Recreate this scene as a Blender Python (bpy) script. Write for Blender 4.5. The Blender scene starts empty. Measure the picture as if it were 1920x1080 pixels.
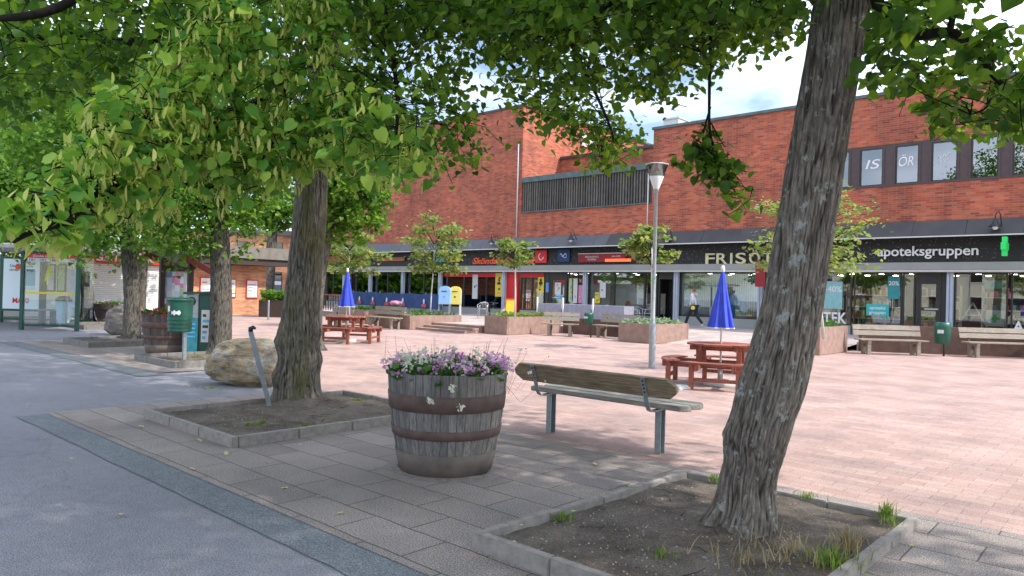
import bpy, bmesh, math, random
import numpy as np
from mathutils import Vector, Matrix, noise
sc = bpy.context.scene
COL = sc.collection
rnd = random.Random(7)
nr = np.random.RandomState(11)
PI = math.pi
# ---------------------------------------------------------------- camera
F_PX = 1364.0
HC = 1.55
yaw = math.radians(42.3); pit = math.atan(9/1364); rol = math.radians(1.52)
A_ = Vector((-math.sin(yaw), math.cos(yaw), 0)); R_ = Vector((math.cos(yaw), math.sin(yaw), 0)); Z_ = Vector((0, 0, 1))
FW = A_*math.cos(pit) + Z_*math.sin(pit); UP0 = Z_*math.cos(pit) - A_*math.sin(pit)
RT = R_*math.cos(rol) + UP0*math.sin(rol); UPV = UP0*math.cos(rol) - R_*math.sin(rol)
CP = Vector((0, 0, HC))
cam = bpy.data.cameras.new('camera'); cam.sensor_width = 36; cam.lens = 36*F_PX/1920; cam.clip_end = 2000; cam.clip_start = .05
co = bpy.data.objects.new('camera', cam); COL.objects.link(co)
M = Matrix.Identity(4)
for i in range(3):
    M[i][0] = RT[i]; M[i][1] = UPV[i]; M[i][2] = -FW[i]; M[i][3] = CP[i]
co.matrix_world = M
sc.camera = co
# ---------------------------------------------------------------- light
SUN_H = Vector((.92, .39, 0)).normalized(); SUN_EL = math.radians(50)
sd = bpy.data.lights.new('sun', 'SUN'); sd.energy = 3.2; sd.angle = math.radians(.9); sd.color = (1, .95, .87)
so = bpy.data.objects.new('sun', sd); COL.objects.link(so)
sv = SUN_H*math.cos(SUN_EL) + Z_*math.sin(SUN_EL)
so.rotation_euler = sv.to_track_quat('Z', 'Y').to_euler(); so.location = (0, 0, 30)
w = bpy.data.worlds.new('World'); sc.world = w; w.use_nodes = True
nt = w.node_tree; nt.nodes.clear()
def nn(t, typ, **kw):
    n = t.nodes.new(typ)
    for k, v in kw.items(): setattr(n, k, v)
    return n
out = nn(nt, 'ShaderNodeOutputWorld')
sky = nn(nt, 'ShaderNodeTexSky', sky_type='NISHITA', sun_disc=False)
sky.sun_elevation = SUN_EL; sky.sun_rotation = math.atan2(SUN_H.x, SUN_H.y)
sky.dust_density = 1.6; sky.air_density = 1.0
b1 = nn(nt, 'ShaderNodeBackground'); b1.inputs[1].default_value = .15
b2 = nn(nt, 'ShaderNodeBackground'); b2.inputs[0].default_value = (.86, .93, 1.05, 1); b2.inputs[1].default_value = 1.9
tc = nn(nt, 'ShaderNodeTexCoord')
mp = nn(nt, 'ShaderNodeMapping'); mp.inputs['Scale'].default_value = (1, 1, 2.4); mp.inputs['Location'].default_value = (2.1, .4, .6)
ns = nn(nt, 'ShaderNodeTexNoise'); ns.inputs['Scale'].default_value = 1.7; ns.inputs['Detail'].default_value = 8; ns.inputs['Roughness'].default_value = .55
cr = nn(nt, 'ShaderNodeValToRGB'); cr.color_ramp.elements[0].position = .42; cr.color_ramp.elements[1].position = .64
mx = nn(nt, 'ShaderNodeMixShader')
nt.links.new(tc.outputs['Generated'], mp.inputs[0]); nt.links.new(mp.outputs[0], ns.inputs[0]); nt.links.new(ns.outputs[0], cr.inputs[0])
nt.links.new(sky.outputs[0], b1.inputs[0]); nt.links.new(cr.outputs[0], mx.inputs[0]); nt.links.new(b1.outputs[0], mx.inputs[1]); nt.links.new(b2.outputs[0], mx.inputs[2]); nt.links.new(mx.outputs[0], out.inputs[0])
vs = sc.view_settings; vs.view_transform = 'Standard'; vs.look = 'None'; vs.gamma = 1; vs.exposure = .76
try: vs.use_curve_mapping = False
except Exception: pass
# ---------------------------------------------------------------- rays into the place
def ray(x, y): return FW + RT*((x-960)/F_PX) + UPV*((540-y)/F_PX)
def G(x, y, h=0): d = ray(x, y); return CP + d*((h-HC)/d.z)
def FY(x, y, Y): d = ray(x, y); return CP + d*(Y/d.y)
def FX(x, y, X): d = ray(x, y); return CP + d*(X/d.x)
def W(x, y, dep): return CP + ray(x, y)*dep
def proj(p):
    v = p - CP; k = v.dot(FW)
    return (960+F_PX*v.dot(RT)/k, 540-F_PX*v.dot(UPV)/k, k) if k > .01 else (0, 0, -1)
# ---------------------------------------------------------------- materials
MATS = {}
def newmat(name):
    m = bpy.data.materials.new(name); m.use_nodes = True; t = m.node_tree
    return m, t, t.nodes['Principled BSDF']
def link(t, a, b): t.links.new(a, b)
def ramp(t, fac, cols):
    r = nn(t, 'ShaderNodeValToRGB'); e = r.color_ramp.elements
    while len(e) < len(cols): e.new(.5)
    for i, (p, c) in enumerate(cols): e[i].position = p; e[i].color = (c[0], c[1], c[2], 1)
    link(t, fac, r.inputs[0]); return r.outputs[0]
def noise_n(t, scale, detail=4, vec=None, rough=.55, sc3=None):
    n = nn(t, 'ShaderNodeTexNoise'); n.inputs['Scale'].default_value = scale; n.inputs['Detail'].default_value = detail; n.inputs['Roughness'].default_value = rough
    if vec is None: vec = nn(t, 'ShaderNodeNewGeometry').outputs['Position']
    if sc3:
        mm = nn(t, 'ShaderNodeMapping'); mm.inputs['Scale'].default_value = sc3; link(t, vec, mm.inputs[0]); vec = mm.outputs[0]
    link(t, vec, n.inputs[0]); return n.outputs[0]
def bump(t, b, h, strength=.4, dist=.01):
    n = nn(t, 'ShaderNodeBump'); n.inputs['Strength'].default_value = strength; n.inputs['Distance'].default_value = dist
    link(t, h, n.inputs['Height']); link(t, n.outputs[0], b.inputs['Normal']); return n
def mixc(t, fac, a, b, mode='MIX'):
    n = nn(t, 'ShaderNodeMix', data_type='RGBA', blend_type=mode)
    for s, v in ((n.inputs[0], fac), (n.inputs[6], a), (n.inputs[7], b)):
        if isinstance(v, (int, float)): s.default_value = v
        elif isinstance(v, tuple): s.default_value = (v[0], v[1], v[2], 1)
        else: link(t, v, s)
    return n.outputs[2]
def flat(name, c, rough=.6, metal=0, var=.12, scale=6, spec=.5, bmp=0):
    if name in MATS: return MATS[name]
    m, t, b = newmat(name)
    n = noise_n(t, scale, 5)
    lo = tuple(max(0, x*(1-var)) for x in c); hi = tuple(min(1, x*(1+var)) for x in c)
    link(t, ramp(t, n, [(.3, lo), (.7, hi)]), b.inputs['Base Color'])
    b.inputs['Roughness'].default_value = rough; b.inputs['Metallic'].default_value = metal; b.inputs['Specular IOR Level'].default_value = spec
    if bmp: bump(t, b, noise_n(t, scale*8, 4), bmp, .01)
    MATS[name] = m; return m
def glow(name, c, s):
    if name in MATS: return MATS[name]
    m, t, b = newmat(name); b.inputs['Base Color'].default_value = (*c, 1); b.inputs['Emission Color'].default_value = (*c, 1); b.inputs['Emission Strength'].default_value = s
    MATS[name] = m; return m
def m_asphalt(name, lo, hi, sp):
    m, t, b = newmat(name)
    big = noise_n(t, .7, 5); fine = noise_n(t, 160, 2); mid = noise_n(t, 9, 5)
    c = ramp(t, big, [(.3, lo), (.7, hi)])
    g = ramp(t, fine, [(.36, (.55, .55, .55)), (.5, (1, 1, 1)), (.64, (1.5, 1.47, 1.42))])
    c = mixc(t, 1.0, c, g, 'MULTIPLY'); c = mixc(t, .8, c, ramp(t, noise_n(t, 85, 3, rough=.8), [(.38, (.6, .6, .62)), (.5, (1, 1, 1)), (.6, (1.5, 1.48, 1.44))]), 'MULTIPLY'); c = mixc(t, .5, c, ramp(t, mid, [(.3, (.8, .8, .8)), (.7, (1.15, 1.15, 1.15))]), 'MULTIPLY')
    v = nn(t, 'ShaderNodeTexVoronoi', feature='DISTANCE_TO_EDGE'); v.inputs['Scale'].default_value = .23
    wv = nn(t, 'ShaderNodeVectorMath', operation='ADD'); nz = nn(t, 'ShaderNodeTexNoise'); nz.inputs['Scale'].default_value = 1.3; nz.inputs['Detail'].default_value = 6
    pz = nn(t, 'ShaderNodeNewGeometry').outputs['Position']; link(t, pz, nz.inputs[0]); link(t, pz, wv.inputs[0]); link(t, nz.outputs['Color'], wv.inputs[1]); link(t, wv.outputs[0], v.inputs[0])
    ck = ramp(t, v.outputs['Distance'], [(0, (.45, .45, .45)), (.0022, (.6, .6, .6)), (.004, (1, 1, 1))])
    c = mixc(t, sp, c, ck, 'MULTIPLY')
    link(t, c, b.inputs['Base Color']); b.inputs['Roughness'].default_value = .85
    bump(t, b, fine, .5, .006); MATS[name] = m; return m
def m_paving(name, bw, bh, c1, c2, mort, msize, rot=0, off=.5, fine_amp=1, seed=0, grime=.5, bmp=.5):
    m, t, b = newmat(name)
    p = nn(t, 'ShaderNodeNewGeometry').outputs['Position']
    mm = nn(t, 'ShaderNodeMapping'); mm.inputs['Rotation'].default_value = (0, 0, rot); mm.inputs['Location'].default_value = (seed, seed*.3, 0)
    link(t, p, mm.inputs[0])
    wob = nn(t, 'ShaderNodeTexNoise'); wob.inputs['Scale'].default_value = 1.5; link(t, p, wob.inputs[0])
    ad = nn(t, 'ShaderNodeVectorMath', operation='MULTIPLY_ADD'); link(t, wob.outputs['Color'], ad.inputs[0]); ad.inputs[1].default_value = (.05, .05, 0); link(t, mm.outputs[0], ad.inputs[2])
    br = nn(t, 'ShaderNodeTexBrick'); link(t, ad.outputs[0], br.inputs[0])
    br.offset = off; br.inputs['Scale'].default_value = 1; br.inputs['Brick Width'].default_value = bw; br.inputs['Row Height'].default_value = bh
    br.inputs['Mortar Size'].default_value = msize; br.inputs['Mortar Smooth'].default_value = .3; br.inputs['Bias'].default_value = 0
    br.inputs['Color1'].default_value = (*c1, 1); br.inputs['Color2'].default_value = (*c2, 1); br.inputs['Mortar'].default_value = (*mort, 1)
    fine = noise_n(t, 170, 2); mid = noise_n(t, 1.1, 6)
    g = ramp(t, fine, [(.35, (1-.4*fine_amp,)*3), (.5, (1, 1, 1)), (.65, (1+.35*fine_amp,)*3)])
    c = mixc(t, 1, br.outputs['Color'], g, 'MULTIPLY')
    c = mixc(t, min(1, fine_amp), c, ramp(t, noise_n(t, 85, 3, rough=.8), [(.38, (.5, .5, .52)), (.5, (1, 1, 1)), (.6, (1.6, 1.56, 1.52))]), 'MULTIPLY')
    c = mixc(t, grime, c, ramp(t, mid, [(.3, (.62, .64, .68)), (.55, (1.05, 1.02, 1)), (.75, (1.2, 1.18, 1.18))]), 'MULTIPLY')
    link(t, c, b.inputs['Base Color']); b.inputs['Roughness'].default_value = .82
    inv = nn(t, 'ShaderNodeMath', operation='MULTIPLY_ADD'); link(t, br.outputs['Fac'], inv.inputs[0]); inv.inputs[1].default_value = -2; link(t, fine, inv.inputs[2])
    bump(t, b, inv.outputs[0], bmp, .006); MATS[name] = m; return m
def m_brick(name, cols, bw=.30, bh=.10, mort=(.30, .22, .18), sat=1):
    m, t, b = newmat(name)
    g = nn(t, 'ShaderNodeNewGeometry'); sp = nn(t, 'ShaderNodeSeparateXYZ'); link(t, g.outputs['Position'], sp.inputs[0])
    ad = nn(t, 'ShaderNodeMath', operation='ADD'); link(t, sp.outputs[0], ad.inputs[0]); link(t, sp.outputs[1], ad.inputs[1])
    cb = nn(t, 'ShaderNodeCombineXYZ'); link(t, ad.outputs[0], cb.inputs[0]); link(t, sp.outputs[2], cb.inputs[1])
    br = nn(t, 'ShaderNodeTexBrick'); link(t, cb.outputs[0], br.inputs[0])
    br.inputs['Scale'].default_value = 1; br.inputs['Brick Width'].default_value = bw; br.inputs['Row Height'].default_value = bh; br.inputs['Mortar Size'].default_value = .006; br.inputs['Mortar Smooth'].default_value = .2
    br.inputs['Color1'].default_value = (0, 0, 0, 1); br.inputs['Color2'].default_value = (1, 1, 1, 1); br.inputs['Mortar'].default_value = (.5, .5, .5, 1)
    c = ramp(t, br.outputs['Color'], cols)
    big = noise_n(t, .55, 6, rough=.6); st = noise_n(t, 1, 5, vec=cb.outputs[0], sc3=(.35, 5, 1))
    c = mixc(t, .8, c, ramp(t, big, [(.3, (.62, .6, .66)), (.5, (1, 1, 1)), (.72, (1.22, 1.16, 1.1))]), 'MULTIPLY')
    c = mixc(t, .7, c, ramp(t, st, [(.3, (.7, .68, .72)), (.5, (1, 1, 1)), (.7, (1.2, 1.15, 1.1))]), 'MULTIPLY')
    c = mixc(t, .75, c, ramp(t, noise_n(t, 1, 6, sc3=(1.6, 1.6, .16), rough=.65), [(.36, (.66, .64, .66)), (.52, (1, 1, 1)), (.7, (1.1, 1.08, 1.06))]), 'MULTIPLY')
    c = mixc(t, br.outputs['Fac'], c, mort)
    c = mixc(t, .6, c, ramp(t, noise_n(t, 60, 3), [(.3, (.85, .85, .85)), (.7, (1.15, 1.15, 1.15))]), 'MULTIPLY')
    link(t, c, b.inputs['Base Color']); b.inputs['Roughness'].default_value = .85
    inv = nn(t, 'ShaderNodeMath', operation='MULTIPLY'); link(t, br.outputs['Fac'], inv.inputs[0]); inv.inputs[1].default_value = -1
    bump(t, b, inv.outputs[0], .6, .012); MATS[name] = m; return m
def m_wood(name, lo, hi, sc3=(1.2, 14, 14), rough=.8, isl=True, stain=.5):
    m, t, b = newmat(name)
    tcn = nn(t, 'ShaderNodeTexCoord').outputs['Object']
    n = noise_n(t, 4, 8, vec=tcn, sc3=sc3, rough=.7)
    c = ramp(t, n, [(.32, lo), (.62, hi)])
    big = noise_n(t, 3.2, 5)
    c = mixc(t, stain, c, ramp(t, big, [(.3, (.5, .48, .46)), (.6, (1.1, 1.1, 1.1))]), 'MULTIPLY')
    if isl:
        ri = nn(t, 'ShaderNodeNewGeometry').outputs['Random Per Island']
        c = mixc(t, .8, c, ramp(t, ri, [(0, (.62, .62, .64)), (.5, (1, 1, 1)), (1, (1.35, 1.3, 1.22))]), 'MULTIPLY')
    link(t, c, b.inputs['Base Color']); b.inputs['Roughness'].default_value = rough
    bump(t, b, n, .5, .006); MATS[name] = m; return m
def m_leaf(name, cols, tcols, mixf=.5):
    m, t, b = newmat(name)
    ri = nn(t, 'ShaderNodeNewGeometry').outputs['Random Per Island']
    c = ramp(t, ri, cols); tcl = ramp(t, ri, tcols)
    link(t, c, b.inputs['Base Color']); b.inputs['Roughness'].default_value = .5; b.inputs['Specular IOR Level'].default_value = .3
    tr = nn(t, 'ShaderNodeBsdfTranslucent'); link(t, tcl, tr.inputs[0])
    mxs = nn(t, 'ShaderNodeMixShader'); mxs.inputs[0].default_value = mixf
    link(t, b.outputs[0], mxs.inputs[1]); link(t, tr.outputs[0], mxs.inputs[2]); link(t, mxs.outputs[0], t.nodes['Material Output'].inputs[0])
    MATS[name] = m; return m
def m_glass(name, tint=(.9, .95, .95), refl=.3, rough=.01):
    m, t, b = newmat(name); t.nodes.remove(b)
    tr = nn(t, 'ShaderNodeBsdfTransparent'); tr.inputs[0].default_value = (*tint, 1)
    gl = nn(t, 'ShaderNodeBsdfGlossy'); gl.inputs['Roughness'].default_value = rough; gl.inputs[0].default_value = (1, 1, 1, 1)
    fr = nn(t, 'ShaderNodeFresnel'); fr.inputs[0].default_value = 1.5
    ma = nn(t, 'ShaderNodeMath', operation='MULTIPLY_ADD'); link(t, fr.outputs[0], ma.inputs[0]); ma.inputs[1].default_value = 1.0; ma.inputs[2].default_value = refl; ma.use_clamp = True
    mxs = nn(t, 'ShaderNodeMixShader'); link(t, ma.outputs[0], mxs.inputs[0]); link(t, tr.outputs[0], mxs.inputs[1]); link(t, gl.outputs[0], mxs.inputs[2]); link(t, mxs.outputs[0], t.nodes['Material Output'].inputs[0])
    MATS[name] = m; return m
def m_bark(name, lo, hi, lichen, lich_amt=.62, moss=None):
    m, t, b = newmat(name)
    p = nn(t, 'ShaderNodeNewGeometry').outputs['Position']
    n = noise_n(t, 1, 9, sc3=(38, 38, 9), rough=.75)
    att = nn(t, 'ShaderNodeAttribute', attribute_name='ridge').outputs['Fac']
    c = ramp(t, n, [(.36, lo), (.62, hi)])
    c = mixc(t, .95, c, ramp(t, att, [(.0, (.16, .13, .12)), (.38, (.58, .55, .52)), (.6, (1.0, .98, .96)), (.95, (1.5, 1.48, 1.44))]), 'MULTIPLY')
    li = noise_n(t, 1, 9, sc3=(11, 11, 8), rough=.72)
    f = ramp(t, li, [(lich_amt, (0, 0, 0)), (lich_amt+.05, (.75, .75, .75))])
    c = mixc(t, f, c, lichen)
    if moss: c = mixc(t, ramp(t, noise_n(t, 1, 6, sc3=(4, 4, 2)), [(.5, (0, 0, 0)), (.66, (.6, .6, .6))]), c, moss)
    link(t, c, b.inputs['Base Color']); b.inputs['Roughness'].default_value = .92; b.inputs['Specular IOR Level'].default_value = .2
    bump(t, b, n, 1, .02); MATS[name] = m; return m
m_asphalt('asphalt', (.185, .186, .215), (.23, .228, .26), .35)
m_asphalt('asphalt_dark', (.135, .15, .17), (.17, .185, .205), .3)
m_paving('slabs', .70, .35, (.215, .185, .175), (.28, .245, .228), (.07, .062, .055), .006, 0, .5, 1.15, .13, .8)
m_paving('pavers', .28, .14, (.345, .23, .205), (.42, .30, .27), (.25, .18, .16), .005, 0, .5, .35, 0, .75, .35)
m_paving('terrace_slabs', .6, .6, (.36, .31, .30), (.44, .37, .35), (.2, .17, .16), .006, 0, 0, .5, 0, .6)
BR = [(0, (.24, .062, .045)), (.2, (.36, .085, .048)), (.6, (.44, .112, .056)), (1, (.50, .15, .078))]
m_brick('red_brick', BR, .28, .08, (.36, .19, .14))
m_brick('orange_brick', [(0, (.52, .20, .10)), (.5, (.66, .29, .15)), (1, (.75, .38, .2))], .25, .08, (.45, .3, .22))
m_wood('weathered_wood', (.095, .085, .075), (.23, .21, .18), (1.2, 16, 16))
m_wood('bench_wood', (.20, .185, .16), (.50, .47, .41), (1.2, 16, 16), stain=.35)
m_wood('bench_back_wood', (.10, .075, .045), (.33, .26, .17), (1.2, 16, 16), stain=.6)
m_wood('stave_wood', (.075, .072, .07), (.24, .225, .215), (22, 22, 1.3), stain=.55)
m_wood('dark_stave', (.06, .045, .04), (.12, .09, .085), (22, 22, 1.3))
m_wood('red_wood', (.20, .05, .03), (.36, .12, .085), (3, 12, 12), .7, stain=.7)
m_wood('screen_wood', (.05, .045, .04), (.15, .14, .125), (14, 14, 1.2))
m_wood('terrace_bench', (.17, .145, .12), (.33, .285, .23), (2, 14, 14), stain=.25)
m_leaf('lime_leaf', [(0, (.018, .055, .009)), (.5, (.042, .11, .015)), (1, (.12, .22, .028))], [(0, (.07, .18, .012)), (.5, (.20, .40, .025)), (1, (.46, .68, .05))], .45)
m_leaf('lime_leaf_lit', [(0, (.045, .17, .035)), (.45, (.13, .32, .05)), (1, (.36, .52, .08))], [(0, (.18, .40, .04)), (.5, (.34, .58, .05)), (1, (.6, .75, .10))], .42)  # brighter leaf copy: light on the flowering branch is put into its colour
m_leaf('far_leaf', [(0, (.025, .085, .012)), (.5, (.075, .185, .022)), (1, (.19, .33, .045))], [(0, (.12, .30, .02)), (.5, (.22, .45, .035)), (1, (.38, .6, .06))], .4)
m_leaf('bract', [(0, (.34, .44, .09)), (.5, (.56, .60, .13)), (1, (.72, .72, .22))], [(0, (.4, .5, .1)), (1, (.6, .62, .2))], .4)
m_leaf('young_leaf', [(0, (.07, .14, .03)), (.6, (.15, .23, .05)), (1, (.28, .26, .10))], [(0, (.2, .36, .05)), (1, (.5, .5, .14))], .45)
m_leaf('grass', [(0, (.06, .12, .02)), (.6, (.13, .24, .035)), (1, (.33, .30, .12))], [(0, (.2, .4, .04)), (1, (.5, .5, .12))], .35)
m_leaf('dry_grass', [(0, (.22, .16, .08)), (1, (.42, .34, .2))], [(0, (.3, .24, .1)), (1, (.5, .42, .2))], .3)
m_leaf('plant_leaf', [(0, (.02, .07, .015)), (1, (.06, .17, .03))], [(0, (.08, .25, .02)), (1, (.2, .45, .05))], .3)
m_leaf('pink_petal', [(0, (.62, .16, .50)), (.5, (.78, .38, .72)), (1, (.88, .68, .84))], [(0, (.6, .2, .5)), (1, (.8, .5, .75))], .3)
m_leaf('white_petal', [(0, (.60, .66, .45)), (1, (.82, .82, .74))], [(0, (.7, .75, .5)), (1, (.85, .85, .8))], .3)
m_leaf('red_petal', [(0, (.55, .02, .03)), (1, (.75, .06, .06))], [(0, (.6, .03, .03)), (1, (.8, .1, .1))], .3)
m_leaf('silver_leaf', [(0, (.16, .26, .14)), (1, (.36, .46, .3))], [(0, (.2, .35, .15)), (1, (.4, .5, .3))], .3)
m_glass('shop_glass', (.80, .87, .87), .13)
m_glass('upper_glass', (.20, .30, .42), .16)
m_glass('shelter_glass', (.86, .93, .93), .06)
m_bark('bark', (.075, .064, .055), (.215, .19, .165), (.42, .44, .41), .565)
m_bark('bark_moss', (.060, .055, .046), (.18, .165, .14), (.20, .24, .20), .60, (.12, .12, .035))
m_bark('bark_far', (.05, .045, .04), (.13, .12, .105), (.2, .22, .2), .68)
def m_soil():
    m, t, b = newmat('soil')
    n = noise_n(t, 2.2, 9, rough=.72); f = noise_n(t, 90, 4, rough=.7)
    c = ramp(t, n, [(.3, (.085, .068, .056)), (.5, (.165, .138, .118)), (.72, (.26, .225, .195))])
    c = mixc(t, 1, c, ramp(t, f, [(.3, (.45, .45, .45)), (.5, (1, 1, 1)), (.66, (1.7, 1.65, 1.6))]), 'MULTIPLY')
    link(t, c, b.inputs['Base Color']); b.inputs['Roughness'].default_value = .95; b.inputs['Specular IOR Level'].default_value = .1
    bump(t, b, f, 1, .02); MATS['soil'] = m
m_soil()
def m_rock(name, cols):
    m, t, b = newmat(name)
    n = noise_n(t, 1, 9, sc3=(2.4, 2.4, 5.5), rough=.65); f = noise_n(t, 55, 4)
    ck = noise_n(t, 1, 10, sc3=(5, 5, 16), rough=.75); c = ramp(t, n, cols); c = mixc(t, .85, c, ramp(t, ck, [(.36, (.4, .38, .35)), (.5, (1, 1, 1)), (.68, (1.35, 1.35, 1.35))]), 'MULTIPLY'); c = mixc(t, .8, c, ramp(t, f, [(.3, (.7, .7, .7)), (.7, (1.25, 1.25, 1.25))]), 'MULTIPLY')
    link(t, c, b.inputs['Base Color']); b.inputs['Roughness'].default_value = .85
    bump(t, b, ck, 1, .05); MATS[name] = m
m_rock('boulder_ochre', [(.34, (.12, .10, .075)), (.42, (.32, .27, .19)), (.5, (.42, .30, .17)), (.55, (.38, .34, .28)), (.68, (.55, .52, .46))])
m_rock('boulder_grey', [(.3, (.13, .115, .10)), (.5, (.25, .22, .19)), (.7, (.38, .35, .32))])
flat('kerb_stone', (.27, .245, .225), .9, var=.22, scale=14, bmp=.5)
flat('granite_kerb', (.20, .19, .18), .9, var=.22, scale=14, bmp=.5)
flat('planter_concrete', (.30, .20, .165), .9, var=.2, scale=5, bmp=.4)
flat('planter_dark', (.125, .075, .06), .9, var=.25, scale=4, bmp=.4)
flat('rust_hoop', (.10, .062, .052), .75, var=.3, scale=9, bmp=.3)
flat('hoop_grey', (.13, .105, .09), .8, var=.25, scale=8, bmp=.3)
flat('galv', (.30, .34, .36), .45, .55, var=.15, scale=20)
flat('pole_grey', (.34, .38, .40), .5, .2, var=.12, scale=12)
flat('fascia_metal', (.105, .11, .125), .5, .1, var=.15, scale=1.2)
flat('fascia_dark', (.06, .058, .06), .55, .1, var=.2, scale=1.2)
flat('copper_green', (.085, .125, .13), .6, .1, var=.3, scale=3)
flat('concrete_beam', (.30, .31, .30), .8, var=.08, scale=1.5)
flat('column_paint', (.42, .47, .56), .5, var=.06)
flat('white_trim', (.62, .62, .62), .5, var=.05)
flat('black_sign', (.012, .012, .012), .55, var=.3)
flat('brown_frame', (.075, .05, .05), .5, var=.15)
flat('dark_frame', (.035, .033, .033), .4, var=.2)
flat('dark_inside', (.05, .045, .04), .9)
flat('cream_inside', (.42, .38, .32), .9)
flat('floor_inside', (.22, .20, .18), .6)
flat('bin_green', (.010, .095, .06), .4, var=.2, scale=9)
flat('shelter_green', (.012, .075, .055), .4, var=.2)
flat('teal_panel', (.03, .20, .26), .5, var=.25, scale=9)
flat('cloth_blue', (.035, .07, .62), .65, var=.15, scale=8)
flat('banner_navy', (.012, .05, .16), .7, var=.25, scale=3)
flat('white_paint', (.78, .78, .77), .45, var=.04)
flat('off_white', (.62, .62, .60), .6, var=.06)
flat('sign_red', (.62, .02, .02), .45, var=.06)
flat('dark_red', (.25, .012, .018), .5, var=.1)
flat('orange_red', (.75, .10, .03), .5)
flat('yellow', (.72, .55, .04), .5, var=.08)
flat('mail_yellow', (.72, .60, .14), .4, var=.04)
flat('mail_blue', (.26, .46, .72), .4, var=.04)
flat('cream_letter', (.62, .58, .36), .5)
flat('teal', (.04, .42, .44), .5, var=.08); flat('teal_light', (.26, .50, .52), .5, var=.1)
flat('teal_dark', (.03, .25, .27), .5, var=.15)
flat('green_cross', (.03, .55, .10), .5)
flat('grey_cloth', (.27, .27, .34), .8, var=.12)
flat('skin', (.55, .32, .23), .6)
flat('hair_brown', (.22, .12, .055), .8); flat('hair_dark', (.03, .02, .015), .8)
flat('shirt_white', (.62, .66, .78), .8); flat('trousers_navy', (.015, .018, .03), .8); flat('black_cloth', (.015, .015, .017), .85)
flat('dining_orange', (.35, .12, .04), .6)
flat('mesh_plastic', (.4, .6, .7), .5)
flat('blinds', (.55, .66, .62), .7, var=.1)
flat('sky_blue', (.10, .40, .66), .5); flat('pink', (.70, .25, .40), .5); flat('paper_green', (.40, .55, .25), .5); flat('paper_blue', (.12, .28, .60), .5)
flat('cream_render', (.62, .55, .42), .85, var=.06, scale=1)
flat('roof_dark', (.10, .09, .09), .8)
flat('roof_sheet', (.33, .33, .34), .5, .3, var=.1)
flat('barge_red', (.20, .025, .02), .6, var=.15)
flat('post_brown', (.045, .03, .025), .7)
flat('chrome', (.62, .64, .66), .3, .7)
flat('leaf_litter', (.55, .45, .22), .8)
flat('lamp_dark', (.03, .04, .05), .4, .3)
flat('rubble', (.30, .28, .26), .95, var=.4, scale=40)
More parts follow.
